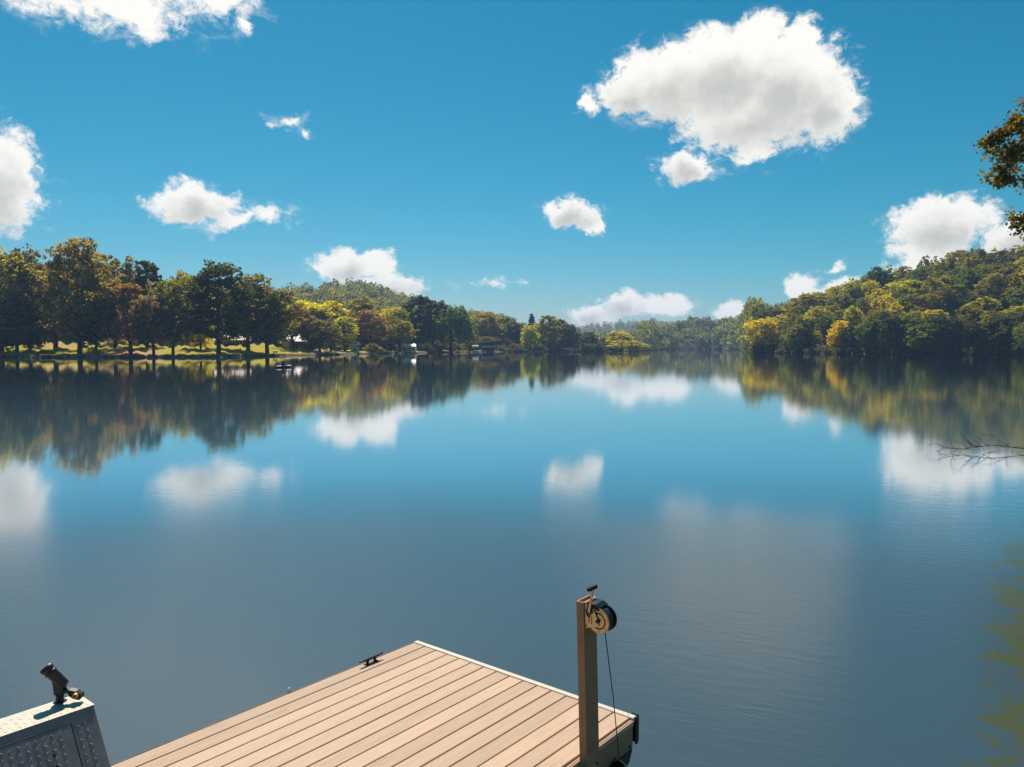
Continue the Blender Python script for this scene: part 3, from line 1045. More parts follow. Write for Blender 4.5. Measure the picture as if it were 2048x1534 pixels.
house('cabin', 466, 52, 12.5, 7, 2.6, 2.2, 'wall_dark', 'roof_red', 'dark cabin with a sunlit reddish roof behind the big dark round tree', 'cabin')
house('cabin', 597, 30, 7.6, 8, 3.4, 2.5, 'wall_tan', 'roof_pale', 'tan gabled cabin with a bright pale roof left of the grey-brown tree', 'cabin', False, 2, .35)
house('lake_house', 812, 12, 9.5, 6, 2.9, 1.2, 'wall_pink', 'roof_pale', 'low pinkish building with dark windows close to the water under trees', 'house', False, 3)
house('shed', 848, 22, 5.2, 4, 3.3, 1.1, 'wall_dark', 'roof_red', 'small dark shed with a pinkish roof right of the low lakeside building', 'shed', False, 1)
house('cabin', 1001, 34, 7.6, 6, 4.1, 1.8, 'wall_white', 'roof_pale', 'white cabin above the boathouse, left one of the two', 'cabin', False, 2)
house('cabin', 1028, 38, 6.2, 6, 4.3, 1.9, 'wall_white', 'roof_pale', 'white cabin above the boathouse, right one of the two', 'cabin', False, 2)
house('house', 330, 64, 6.2, 6, 2.8, 2.2, 'wall_tan', 'roof_pale', 'small house with a pale roof up the left lawn', 'house', True, 2, .4)
house('house', 50, 92, 13, 7, 2.8, 2.0, 'wall_pink', 'roof_red', 'long house with a sunlit pinkish front seen through trees at far left', 'house', False, 4)
house('shed', 282, 60, 3.6, 3.4, 1.9, 1.0, 'wall_white', 'roof_pale', 'little white-roofed shelter up the left lawn beside the small house', 'shed', True, 1)


def arched_hut(px, d):
    p = land(px, d)
    r = empty('arched_hut', (p.x, p.y, p.z - .1), face_cam(px), 'pale arched hut with a dark pointed doorway beside the water', 'hut')
    w, h, L = 1.7, 3.3, 4.0
    pr = [(-w, 0)] + [(-w * math.cos(a) * (1 if math.sin(a) > 0 else 1), 1.2 + (h - 1.2) * math.sin(a)) for a in [math.pi * i / 14 for i in range(15)]] + [(w, 0)]
    MB().prism(pr, 'y', 0, L).build('shell', M['wall_pink'], r)
    MB().prism([(-.42, .5), (.42, .5), (.42, 1.2), (.18, 1.9), (0, 2.3), (-.18, 1.9), (-.42, 1.2)], 'y', -.04, .0).build('door', M['dark_wood'], r)
    rim = [(x * 1.05, z + .06) for x, z in pr[1:-1]]
    mb = MB().tube([(x, -.03, z) for x, z in rim], .09, 6)
    mb.build('arch_rim', M['wall_tan'], r)


arched_hut(710, 8)


def umbrella(px, d, label):
    p = land(px, d)
    r = empty('parasol', (p.x, p.y, max(p.z, .75)), 0, label, 'parasol')
    mb = MB()
    n = 10
    vs_ = [(0, 0, 3.6)] + [(1.15 * math.cos(6.283 * i / n), 1.15 * math.sin(6.283 * i / n), 3.0) for i in range(n)] + [(1.15 * math.cos(6.283 * i / n), 1.15 * math.sin(6.283 * i / n), 2.35) for i in range(n)]
    fs = [(0, 1 + i, 1 + (i + 1) % n) for i in range(n)] + [(1 + i, 1 + n + i, 1 + n + (i + 1) % n, 1 + (i + 1) % n) for i in range(n)]
    mb.add(vs_, fs).build('canopy', M['canvas_white'], r)
    MB().tube([(0, 0, 0), (0, 0, 3.55)], .045, 8).build('pole', M['zinc'], r)
    MB().tube([(0, 0, 0), (0, 0, .12)], .35, 12).build('base', M['black'], r)


def shore_deck(px, d0, w, dep, z, label, posts=4, name='jetty', planks=10):
    p = land(px, d0)
    r = empty(name, (p.x, p.y, 0), face_cam(px), label, 'jetty')
    pw = w / planks
    for i in range(planks):
        MB().box(-w / 2 + i * pw + .02, -w / 2 + (i + 1) * pw - .02, -dep, 0, z - .08, z).build('plank', M['dark_wood'], r)
    MB().box(-w / 2, w / 2, -dep - .08, -dep - .005, z - .35, z - .02).build('beam', M['wall_tan'], r)
    for i in range(posts):
        x = -w / 2 + .3 + (w - .6) * i / (posts - 1)
        MB().tube([(x, -dep + .25, -1), (x, -dep + .25, z - .09)], .12, 8).build('pile', M['dark_wood'], r)
    return r


shore_deck(952, 3, 10.0, 3.0, .75, 'low jetty below the two white parasols beside the willow')
umbrella(948, 1.2, 'left one of the two white parasols on the low jetty')
umbrella(954.5, 1.2, 'right one of the two white parasols on the low jetty')

# boathouse
p = land(976, 2)
r = empty('boathouse', (p.x, p.y, 0), face_cam(976), 'dark open boathouse with a pale flat roof standing in the water', 'boathouse')
MB().box(-4.1, 4.1, -5, 3, 3.05, 3.65).build('roof', M['roof_pale'], r)
MB().box(-3.9, 3.9, 2.6, 2.8, 0, 3.04).build('wall', M['wall_dark'], r)
for x in (-3.7, 3.5):
    MB().box(x, x + .2, -4.6, 2.59, 0, 3.04).build('wall', M['wall_dark'], r)
for x in (-3.8, 0, 3.6):
    MB().box(x, x + .2, -4.9, -4.7, -1, 3.04).build('post', M['dark_wood'], r)
MB().box(-3.4, 3.4, -4.4, 2.5, .25, .5).build('boat_deck', M['wall_tan'], r)

# boat with a yellow cover at its own jetty
p = land(1046, -3)
r = empty('covered_boat', (p.x, p.y, 0), face_cam(1046), 'dark boat under a yellow cover right of the boathouse', 'boat')
MB().prism([(-3.2, .0), (3.0, .0), (3.5, .75), (-3.4, .7)], 'y', -.9, .9).build('hull', M['navy'], r)
MB().prism([(-2.8, .8), (1.3, .8), (.9, 2.2), (-2.2, 2.3)], 'y', -.85, .85).build('cover', M['canvas_yellow'], r)
MB().prism([(1.9, .8), (3.0, .8), (2.9, 2.0), (2.1, 2.1)], 'y', -.7, .7).build('bow_cover', M['canvas_yellow'], r)
shore_deck(1068, 2, 8, 2.5, .6, 'short dark jetty right of the boat with the yellow cover')

# fishing platform beside the big brown-tinged tree
r = shore_deck(548, 2, 7.5, 5.0, .7, 'small dark jetty with a bench reaching out from the left lawn')
bz = .7
b = empty('bench', land(551, -1), face_cam(551), 'tiny bench standing on the small jetty of the left lawn', 'bench')
b.location.z = bz
MB().box(-.8, .8, -.22, .22, .42, .47).build('seat', M['wall_tan'], b)
MB().box(-.8, .8, .2, .25, .55, .95).build('backrest', M['wall_tan'], b)
for x in (-.7, .62):
    MB().box(x, x + .08, -.2, .24, 0, .42).build('leg', M['black'], b)

# row of edge stones along the left bank
for i in range(34):
    px = 40 + i * 15.3 + RND.uniform(-4, 4)
    p = land(px, .9)
    L = RND.uniform(1.2, 2.4)
    hh = RND.uniform(.35, .75)
    mb = MB()
    pr = [(-L / 2, -.3), (-L * .46, hh * .6), (-L * .2, hh), (L * .25, hh * .92), (L * .47, hh * .5), (L / 2, -.3)]
    mb.prism(pr, 'y', -.45, .5)
    o = mb.build('bank_stone', M['stone'], None)
    o.location = (p.x, p.y, .05); o.rotation_euler = (0, 0, face_cam(px) + RND.uniform(-.3, .3))
    tag(o, 'grey stone lying along the water edge of the left lawn', 'stone', 'edge stones of the left lawn')

# path across the left lawn
pm = MB()
for i in range(40):
    a0, a1 = 262 + i * 3.6, 262 + (i + 1) * 3.6
    q = [land(a0, 62), land(a1, 62), land(a1, 66), land(a0, 66)]
    pm.add([(v.x, v.y, v.z + .12) for v in q], [(0, 1, 2, 3)])
tag(pm.build('path', M['pave']), kind='structure')


def buoy(px, py, label, h=1.0, rad=.3, name='mooring_buoy', cat='buoy'):
    d = pix_dir(px, py); t = -CAMH / d.z
    r = empty(name, (d.x * t, d.y * t, 0), 0, label, cat)
    MB().tube([(0, 0, -.2), (0, 0, .15), (0, 0, h * .55), (0, 0, h * .85), (0, 0, h)], [rad * .7, rad, rad, rad * .6, rad * .2], 12).build('float', M['white'], r, True)
    MB().tube([(0, 0, h * .30), (0, 0, h * .5)], rad * 1.03, 12).build('band', M['black'], r)
    MB().tube([(0, 0, h), (0, 0, h + .25)], .04, 6).build('eye', M['black'], r)


buoy(834, 707.2, 'small white buoy off the low lakeside building', .9, .4)
buoy(785, 707.8, 'taller white buoy with a black band left of the small white one', 1.5, .45)
buoy(1454, 701.2, 'lone white marker buoy before the hazy wooded slope', 2.2, .8)

# pale leaning trunk on the hazy slope shore
p = land(1476, 4)
mb = MB(); mb.tube([(0, 0, -.3), (-3, 0, 5.5), (-5.2, .3, 10), (-6.3, .4, 13)], [.5, .38, .25, .1], 7)
mb.tube([(-3.6, 0, 6.8), (-2.6, .2, 9.5)], [.2, .06], 5)
o = mb.build('leaning_trunk', M['pale_bark'], None, True); o.location = p
tag(o, 'bare pale trunk leaning out on the shore of the hazy slope', 'trunk')

# ------------------------------------------------------------------ kayaker
KX, KY = -35.1, 118.4
k = empty('kayak', (KX, KY, 0), 1.1, 'dark kayak with a pale deck floating off the left bank', 'kayak')
stations = [(-1.75, .02, .30, .26), (-1.3, .20, .10, .24), (-.6, .33, .02, .25), (.2, .35, .0, .25), (.9, .28, .05, .26), (1.4, .15, .12, .28), (1.75, .02, .30, .34)]
hv, hf = [], []
for x, w, zb, zt in stations:
    hv += [(x, -w, zt), (x, -w * .75, zb * .6 - .05), (x, 0, zb - .1), (x, w * .75, zb * .6 - .05), (x, w, zt)]
for i in range(len(stations) - 1):
    for q in range(4):
        hf.append((i * 5 + q, i * 5 + q + 1, i * 5 + 6 + q, i * 5 + 5 + q))
MB().add(hv, hf).build('hull', M['navy'], k, True)
dk = []
df = []
for x, w, zb, zt in stations:
    dk += [(x, -w, zt + .004), (x, 0, zt + .09 * (w > .1)), (x, w, zt + .004)]
for i in range(len(stations) - 1):
    for q in range(2):
        df.append((i * 3 + q, i * 3 + 3 + q, i * 3 + 4 + q, i * 3 + 1 + q))
MB().add(dk, df).build('deck', M['roof_grey'], k, True)
MB().box(-.45, -.4, -.22, .22, .3, .62).build('backrest', M['black'], k)

M['cloth_dark'] = pbr('dark_clothing', (.03, .035, .05), .9, 0, .2, 6)
M['skin'] = pbr('skin', (.42, .26, .19), .6, 0, .08, 8)
bm_ = bpy.data.meshes.new('person')
J = [((-.2, 0, .30), .16), ((-.2, 0, .52), .15), ((-.18, 0, .74), .17), ((-.17, 0, .88), .07), ((-.15, 0, .95), .075), ((-.13, 0, 1.06), .105), ((-.13, 0, 1.14), .085),
     ((-.17, .21, .80), .07), ((.02, .36, .58), .05), ((.26, .40, .62), .042), ((.34, .40, .64), .045),
     ((-.17, -.21, .80), .07), ((.02, -.36, .60), .05), ((.26, -.38, .70), .042), ((.34, -.38, .72), .045),
     ((.15, .13, .36), .095), ((.62, .15, .42), .07), ((.15, -.13, .36), .095), ((.62, -.15, .42), .07)]
EDG = [(0, 1), (1, 2), (2, 3), (3, 4), (4, 5), (5, 6), (2, 7), (7, 8), (8, 9), (9, 10), (2, 11), (11, 12), (12, 13), (13, 14), (0, 15), (15, 16), (0, 17), (17, 18)]
bm_.from_pydata([j[0] for j in J], EDG, [])
per = bpy.data.objects.new('person', bm_); COL.objects.link(per)
per.location = (KX, KY, 0); per.rotation_euler = (0, 0, 1.1)
sk = per.modifiers.new('skin', 'SKIN')
for i, j in enumerate(J):
    bm_.skin_vertices[0].data[i].radius = (j[1], j[1])
bm_.skin_vertices[0].data[0].use_root = True
sb = per.modifiers.new('sub', 'SUBSURF'); sb.levels = 1; sb.render_levels = 2
bm_.materials.append(M['cloth_dark'])
tag(per, 'person in dark clothes and a white cap sitting in the kayak', 'person')
hat = MB()
hat.tube([(-.13, 0, 1.09), (-.13, 0, 1.15), (-.13, 0, 1.21), (-.13, 0, 1.245)], [.135, .140, .12, .05], 12)
hat.tube([(-.13, 0, 1.085), (-.13, 0, 1.10), (-.13, 0, 1.105)], [.25, .24, .13], 16)
hat.prism([(-.0, 1.10), (.14, 1.08), (.14, 1.10), (0, 1.125)], 'y', -.09, .09)
hat.build('cap', M['canvas_white'], per, True)
pd = empty('paddle', (KX, KY, 0), 1.1, 'kayak paddle held across the lap of the person', 'paddle')
MB().tube([(.36, .40, .65), (.36, -.38, .73)], .018, 6).build('grip', M['black'], pd)
MB().tube([(.36, 1.05, .58), (.36, .40, .65)], .018, 6).build('shaft', M['black'], pd)
MB().tube([(.36, -.38, .73), (.36, -1.05, .80)], .018, 6).build('shaft', M['black'], pd)
for s_, z in ((1, .56), (-1, .82)):
    MB().prism([(s_ * 1.0, z - .08), (s_ * 1.45, z - .10), (s_ * 1.5, z), (s_ * 1.45, z + .09), (s_ * 1.0, z + .05)], 'x', .35, .37).build('blade', M['black'], pd)

# ------------------------------------------------------------------ the dock
DZ = .41
PHI = math.radians(-39.2)
P0 = Vector((-.8817, 7.0624, DZ))
DM = Matrix.Translation(P0) @ Matrix.Rotation(PHI, 4, 'Z')
PW_, NPL, LEN = .1439, 16, 5.35
WID = PW_ * NPL
dock = empty('floating_dock', P0, PHI, 'tan composite plank dock in the foreground', 'dock')
pl = MB().box(-.0662, .0662, -LEN, -.050, -.044, 0, .003)
first = pl.build('plank', M['plank'], dock)
first.location = (PW_ * .5, 0, 0)
for i in range(1, NPL):
    c = first.copy(); COL.objects.link(c); c.parent = dock
    c.location = (PW_ * (i + .5), RND.uniform(-.0015, .0015), RND.uniform(-.0012, .0012))
tb = MB().box(-.004, WID + .026, -.046, .004, -.03, .006, .004)
tb.build('end_trim', M['trim'], dock)
for i, q in enumerate((.03, .62, 1.2, 1.75, 2.27)):
    MB().tube([(q, -.021, .004), (q, -.021, .0085)], .006, 8).build('screw', M['zinc'], dock)
MB().box(WID + .002, WID + .026, -LEN, -.052, -.215, -.010, .004).build('fascia', M['fascia'], dock)
MB().box(WID + .027, WID + .034, -LEN, -.052, -.045, -.012).build('fascia_lip', M['plank'], dock)
MB().box(-.03, -.006, -LEN, .0, -.20, -.006, .004).build('side_rim', M['frame'], dock)
MB().box(-.03, WID + .02, .006, .030, -.20, -.032).build('end_rim', M['frame'], dock)
cb = MB().box(WID + .028, WID + .036, -.022, .012, -.20, .001)
cb.box(WID - .03, WID + .027, .031, .038, -.20, .001)
cb.build('corner_bracket', M['black_metal'], dock)
for i in range(13):
    y = -.12 - i * .43
    MB().box(.0, WID, y - .02, y + .02, -.19, -.050).build('joist', M['frame'], dock)
MB().box(.02, WID - .02, -LEN + .1, -.1, -.62, -.21, .05).build('float_drum', M['float'], dock)
fb_ = MB().prism([(-.34, -.22), (-.06, -.22), (-.10, -.30), (-.22, -.36), (-.22, -.62), (-.34, -.62)], 'x', WID - .01, WID + .03)
fb_.build('float_bracket', M['black_metal'], dock)
for y in (-.30, -.10):
    MB().tube([(WID + .026, y, -.19), (WID + .034, y, -.19)], .009, 8).build('bolt', M['black_metal'], dock)


def on_dock(name, x, y, z=0.0, label=None, cat=None, lean=0.0, rz=0.0):
    o = empty(name, (0, 0, 0), 0, label, cat)
    base = DM @ Vector((x, y, z))
    m = Matrix.Translation(base) @ Matrix.Rotation(lean, 4, 'Y') @ Matrix.Rotation(PHI + rz, 4, 'Z')
    o.matrix_world = m
    o.location = base
    return o


# post: hollow rectangular post bolted to the outside of the dock
LEAN = math.radians(-1.4)
PX, PY, PH = WID + .036, -.760, 1.07
post = on_dock('dock_post', PX, PY, 0, 'brown rectangular post on the dock edge carrying the winch', 'post', LEAN)
w1, w2, t = .056, .150, .008
pb = MB()
pb.box(0, w1, 0, t, -2.0, PH).box(0, w1, w2 - t, w2, -2.0, PH).box(w1 - t, w1, t, w2 - t, -2.0, PH).box(0, t, t, w2 - t, -2.0, PH)
pb.build('post_body', M['post'], post)
MB().box(t + .001, w1 - t - .001, t + .001, w2 - t - .001, PH - .06, PH - .05).build('inner_cap', M['black'], post)
for z in (-.06, -.14):
    MB().tube([(w1, .03, z), (w1 + .007, .03, z)], .009, 6).build('bolt', M['black_metal'], post)
    MB().tube([(w1, .12, z), (w1 + .007, .12, z)], .009, 6).build('bolt', M['black_metal'], post)
MB().tube([(.02, -.001, .96), (.02, .002, .96)], .005, 6).build('screw', M['black_metal'], post)

# winch: local X out from the post face, Y along the planks, Z up
win = on_dock('hand_winch', PX, PY, 0, 'hand winch with a zinc gear, black drum and crank on top of the post', 'winch', LEAN)
OX, OY, OZ = w1 + .001, w2 / 2, .968


def wp(pts):
    return [(x + OX, y + OY, z + OZ) for x, y, z in pts]


def wbox(x0, x1, y0, y1, z0, z1):
    return MB().box(x0 + OX, x1 + OX, y0 + OY, y1 + OY, z0 + OZ, z1 + OZ)


def wprism(pr, y0, y1):
    return MB().prism([(x + OX, z + OZ) for x, z in pr], 'y', y0 + OY, y1 + OY)


wbox(.001, .006, -.066, .066, -.075, .10).build('base_plate', M['zinc'], win)
sp = wprism([(.006, -.062), (.006, .088), (.020, .098), (.030, .050), (.046, .040), (.062, .058), (.074, .062), (.088, .030), (.104, -.018), (.100, -.040), (.082, -.046), (.050, -.052), (.020, -.064)], -.066, -.061).build('side_plate', M['zinc'], win)
wprism([(.006, -.062), (.006, .088), (.03, .096), (.07, .07), (.104, -.018), (.09, -.045), (.03, -.06)], .058, .063).build('side_plate', M['black_metal'], win)
for x in (.030, .034, .050, .055):
    wbox(x, x + .002, -.0672, -.0662, -.032, .008 if x < .05 else .016).build('plate_marking', M['print'], sp)
wbox(.030, .042, -.0672, -.0662, -.010, -.006).build('plate_marking', M['print'], sp)
GX, GZ, GR = .098, -.006, .084
# gear: toothed outer ring, dark slot, inner disc
nt = 44
def ring(r_in, r_outs, y0, y1):
    n = len(r_outs)
    vs_, fs = [], []
    for i in range(n):
        a = 2 * math.pi * i / n
        for rr, yy in ((r_in, y0), (r_outs[i], y0), (r_outs[i], y1), (r_in, y1)):
            vs_.append((GX + OX + rr * math.cos(a), yy + OY, GZ + OZ + rr * math.sin(a)))
    for i in range(n):
        j = (i + 1) % n
        for q in range(4):
            fs.append((i * 4 + q, j * 4 + q, j * 4 + (q + 1) % 4, i * 4 + (q + 1) % 4))
    return MB().add(vs_, fs)


outs = []
for i in range(nt):
    outs += [GR, GR, GR - .006, GR - .006]
gear = ring(.056, outs, -.056, -.047).build('gear', M['zinc'], win)
ring(.002, [.046] * 36, -.055, -.047).build('hub_disc', M['zinc'], gear)
ring(.001, [.060] * 36, -.0465, -.044).build('slot', M['black_metal'], gear)
for i in range(7):
    a = 2 * math.pi * (i + .3) / 7
    cx, cz = GX + .070 * math.cos(a), GZ + .070 * math.sin(a)
    MB().tube(wp([(cx, -.0575, cz), (cx, -.0555, cz)]), .0042, 8).build('hole', M['black_metal'], gear)
MB().tube(wp([(GX, -.072, GZ), (GX, .066, GZ)]), .012, 10).build('axle', M['black_metal'], win)
MB().tube(wp([(GX, -.043, GZ), (GX, -.038, GZ), (GX, -.037, GZ), (GX, .027, GZ), (GX, .028, GZ), (GX, .036, GZ)]), [.083, .083, .066, .066, .086, .086], 32).build('drum', M['black_metal'], win)
MB().tube(wp([(GX, -.030 , GZ), (GX, .024, GZ)]), .073, 28).build('strap_coil', M['black'], win)
# housing over the pinion
wprism([(.006, .072), (.03, .100), (.075, .098), (.105, .082), (.112, .058), (.098, .060), (.06, .075), (.03, .070)], -.058, .050).build('cover', M['black_metal'], win)
MB().tube(wp([(.045, -.098, .040), (.045, .062, .040)]), .010, 10).build('pinion_shaft', M['black_metal'], win)
MB().tube(wp([(.045, -.060, .040), (.045, -.046, .040)]), .020, 14).build('pinion', M['black_metal'], win)
ca = MB()
ca.prism([(x + OX, z + OZ) for x, z in ((.036, .030), (.054, .030), (.094, .222), (.080, .226))], 'y', -.094 + OY, -.087 + OY)
ca.build('crank_arm', M['zinc'], win)
gp = MB().tube(wp([(.087, -.150, .222), (.087, -.145, .222), (.087, -.060, .222), (.087, -.055, .222)]), [.010, .014, .0155, .012], 12).build('crank_grip', M['rubber'], win)
MB().tube(wp([(.087, -.125, .222), (.087, -.121, .222)]), .0165, 12).build('grip_ring', M['black'], gp)
MB().tube(wp([(.018, -.073, .070), (.026, -.073, .030), (.040, -.073, .012)]), [.007, .009, .006], 8).build('ratchet_pawl', M['black_metal'], win)
MB().tube(wp([(.016, -.070, .078), (.024, -.080, .088), (.030, -.085, .060)]), .003, 6).build('pawl_spring', M['zinc'], win)
for z in (-.05, .055):
    MB().tube(wp([(.012, -.069, z), (.012, -.061, z)]), .006, 6).build('bolt', M['black_metal'], win)
end = (DM.inverted() @ (DM @ Vector((WID + .095, -.245, -.155))))
inv = win.matrix_world.inverted() if False else None
start_l = Vector((GX + OX + .012, OY + .0, GZ + OZ - .070))
bpy.context.view_layer.update()
end_l = win.matrix_world.inverted() @ (DM @ Vector((WID + .085, -.335, -.175)))
mid = start_l.lerp(end_l, .5) + Vector((0, .012, 0))
MB().tube([start_l, mid, end_l], .0035, 6).build('cable', M['black'], win)

# pulley on the dock side
pu = on_dock('cable_pulley', WID + .036, -.335, -.235, 'black pulley on the dock side where the winch cable ends', 'pulley')
MB().tube([(.052, -.016, 0), (.052, -.013, 0), (.052, 0, 0), (.052, .013, 0), (.052, .016, 0)], [.060, .060, .048, .060, .060], 24).build('sheave', M['black'], pu)
MB().prism([(0, -.05), (.052, -.075), (.075, -.06), (.082, .0), (.070, .045), (.045, .062), (.0, .03)], 'y', -.0235, -.018).build('cheek_plate', M['black_metal'], pu)
MB().prism([(0, -.05), (.052, -.075), (.075, -.06), (.082, .0), (.070, .045), (.045, .062), (.0, .03)], 'y', .018, .0235).build('cheek_plate', M['zinc'], pu)
ar = [(.052 + .066 * math.cos(a), 0, .066 * math.sin(a)) for a in [math.pi * (.12 + .8 * i / 10) for i in range(11)]]
MB().tube(ar, .0045, 6).build('guard_strap', M['zinc'], pu)
MB().box(.040, .064, -.0245, -.0237, -.022, .004).build('sticker', M['white'], pu)

# cleat
cl = on_dock('dock_cleat', .050, -.60, 0, 'black mooring cleat on the left edge of the dock', 'cleat')
cl.scale = (1.15, 1.15, .92)
MB().tube([(0, -.115, .052), (0, -.085, .050), (0, -.035, .047), (0, .035, .047), (0, .085, .050), (0, .115, .052)], [.006, .009, .012, .012, .009, .006], 10).build('horn_bar', M['black_metal'], cl, True)
for y in (-.034, .034):
    MB().tube([(0, y * 1.15, .004), (0, y * 1.05, .016), (0, y, .045)], [.017, .011, .010], 10).build('leg', M['black_metal'], cl, True)
MB().box(-.018, .018, -.062, .062, .0005, .006, .002).build('base', M['black_metal'], cl)

# small white eye on the outer rim
ey = on_dock('rope_eye', -.040, -1.37, -.03, 'tiny white rope eye on the left side of the dock', 'rope eye')
MB().tube([(.0, .012 * math.cos(a), .028 + .022 * math.sin(a)) for a in [6.283 * i / 14 for i in range(15)]], .006, 6).build('loop', M['white'], ey, True)
MB().tube([(.012, 0, .0), (-.006, 0, .004)], .008, 8).build('shank', M['black_metal'], ey)

# ------------------------------------------------------------------ tread-plate dock box with rod holder
bx = on_dock('dock_box', 0, 0, 0, 'tread-plate aluminium box with a sloping door at the lower left', 'box')
XB, XT, XF, ZT = .365, .582, 1.085, .70
Y1, Y0 = -3.09, -4.75
MB().prism([(XB, .003), (XB, ZT), (XT, ZT), (XF, .003)], 'y', Y0, Y1).build('body', M['alu_shaded'], bx, False, .006)
MB().box(XB - .002, XT + .003, Y0, Y1 + .003, ZT + .0005, ZT + .004, .001).build('top_plate', M['alu_sunlit'], bx)  # thin sheet added to carry the painted sunlit tone
sl = Vector((XF - XT, 0, -(ZT - .003)))
SLEN = sl.length
su = sl.normalized()
nn = Vector((-su.z, 0, su.x)).normalized()
if nn.x < 0:
    nn = -nn


def slope(y, s, h):
    q = Vector((XT, y, ZT)) + su * s + nn * h
    return q


def slab(mb, y0, y1, s0, s1, h0, h1):
    q = [slope(y0, s0, h0), slope(y1, s0, h0), slope(y1, s1, h0), slope(y0, s1, h0), slope(y0, s0, h1), slope(y1, s0, h1), slope(y1, s1, h1), slope(y0, s1, h1)]
    return mb.add(q, [(0, 1, 2, 3), (4, 5, 6, 7), (0, 1, 5, 4), (1, 2, 6, 5), (2, 3, 7, 6), (3, 0, 4, 7)])


SE = Y1 - .135
slab(MB(), Y0 + .12, SE, .045, SLEN - .08, .0005, .003).build('seam', M['seal'], bx)
door = slab(MB(), Y0 + .128, SE - .008, .058, SLEN - .09, .0032, .009).build('door', M['alu_shaded'], bx)
slab(MB(), Y0 + .128, SE - .004, .0475, .0535, .0035, .010).build('hinge_rod', M['alu_shaded'], bx)
for s in (.19, .25):
    q = slope(SE - .12, s, .009); q2 = slope(SE - .12, s, .013)
    MB().tube([q, q2], .007, 10).build('latch', M['seal'], door)


def lugs(y0, y1, s0, s1, hb, fn, pitch=.040, L=.026, W=.007, H=.0026):
    mb = MB()
    ny, ns = int((y1 - y0) / pitch), int((s1 - s0) / pitch)
    for i in range(ny):
        for j in range(ns):
            cy, cs = y0 + (i + .5) * pitch, s0 + (j + .5) * pitch
            a = math.radians(45 if (i + j) % 2 else -45)
            dy, ds = math.cos(a), math.sin(a)
            P4 = [fn(cy - dy * L / 2, cs - ds * L / 2, hb), fn(cy - ds * W / 2, cs + dy * W / 2, hb), fn(cy + dy * L / 2, cs + ds * L / 2, hb), fn(cy + ds * W / 2, cs - dy * W / 2, hb)]
            tp = [fn(cy - dy * L * .22, cs - ds * L * .22, hb + H), fn(cy + dy * L * .22, cs + ds * L * .22, hb + H)]
            mb.add(P4 + tp, [(0, 1, 4), (1, 2, 5), (1, 5, 4), (2, 3, 5), (3, 0, 4), (3, 4, 5)])
    return mb


o = lugs(SE - .008 - .96, SE - .016, .065, SLEN - .1, .0088, slope).build('tread_pattern', M['alu_shaded'], door); o['kind'] = 'stuff'
o = lugs(SE + .01, Y1 - .01, .02, SLEN - .02, -.0002, slope).build('tread_pattern', M['alu_shaded'], bx); o['kind'] = 'stuff'
o = lugs(Y1 - 1.2, Y1 - .01, .008, XT - XB - .008, 0, lambda y, s, h: Vector((XT - s, y, ZT + .0038 + h)), .034, .024, .007, .002).build('tread_pattern', M['alu_sunlit'], bx); o['kind'] = 'stuff'

base = DM @ Vector((.40, -3.20, ZT + .004))
rh = empty('rod_holder', base, 0, 'black fishing rod holder with a yellow knob on the tread-plate box', 'rod holder')


def rt(*a, **k_):
    return MB().tube(*a, **k_)


MB().box(-.028, .028, -.022, .022, .0, .010, .003).build('mount_plate', M['black'], rh)
rt([(0, 0, .008), (.0, 0, .03), (-.004, 0, .06)], [.024, .021, .022], 12).build('stalk', M['black'], rh, True)
# yoke that carries the tube
MB().prism([(-.026, .045), (.014, .045), (.030, .085), (.046, .118), (.02, .135), (-.016, .150), (-.040, .150), (-.030, .10)], 'y', -.020, .020).build('yoke', M['black'], rh, False, .004)
ax = Vector((-.66, -.12, .74)).normalized()
o0 = Vector((.030, 0, .100))
rad = .031


def along(t_):
    return o0 + ax * t_


# tube built as an open shell
pts = [along(.0), along(.012), along(.10), along(.102), along(.112), along(.114), along(.122), along(.124), along(.150), along(.152), along(.125), along(.05)]
rr = [.018, rad * .92, rad, rad * 1.10, rad * 1.10, rad, rad, rad * 1.13, rad * 1.16, rad * .86, rad * .82, rad * .80]
rt(pts, rr, 20).build('rod_tube', M['black'], rh, True)
MB().prism([(.020, .080), (.060, .078), (.100, .070), (.130, .052), (.132, .030), (.115, .018), (.085, .024), (.062, .040), (.052, .060), (.030, .062)], 'y', -.020, .020).build('knob_arm', M['black'], rh, False, .004)
kn = rt([(.103, -.021, .047), (.103, -.034, .047)], [.0165, .0150], 16).build('knob', M['yellow'], rh)
rt([(.103, -.0345, .047), (.103, -.036, .047)], .0055, 10).build('screw', M['black_metal'], kn)
MB().prism([(.010, .048), (.042, .052), (.040, .060), (.012, .058)], 'y', -.006, .006).build('release_tab', M['black'], rh)

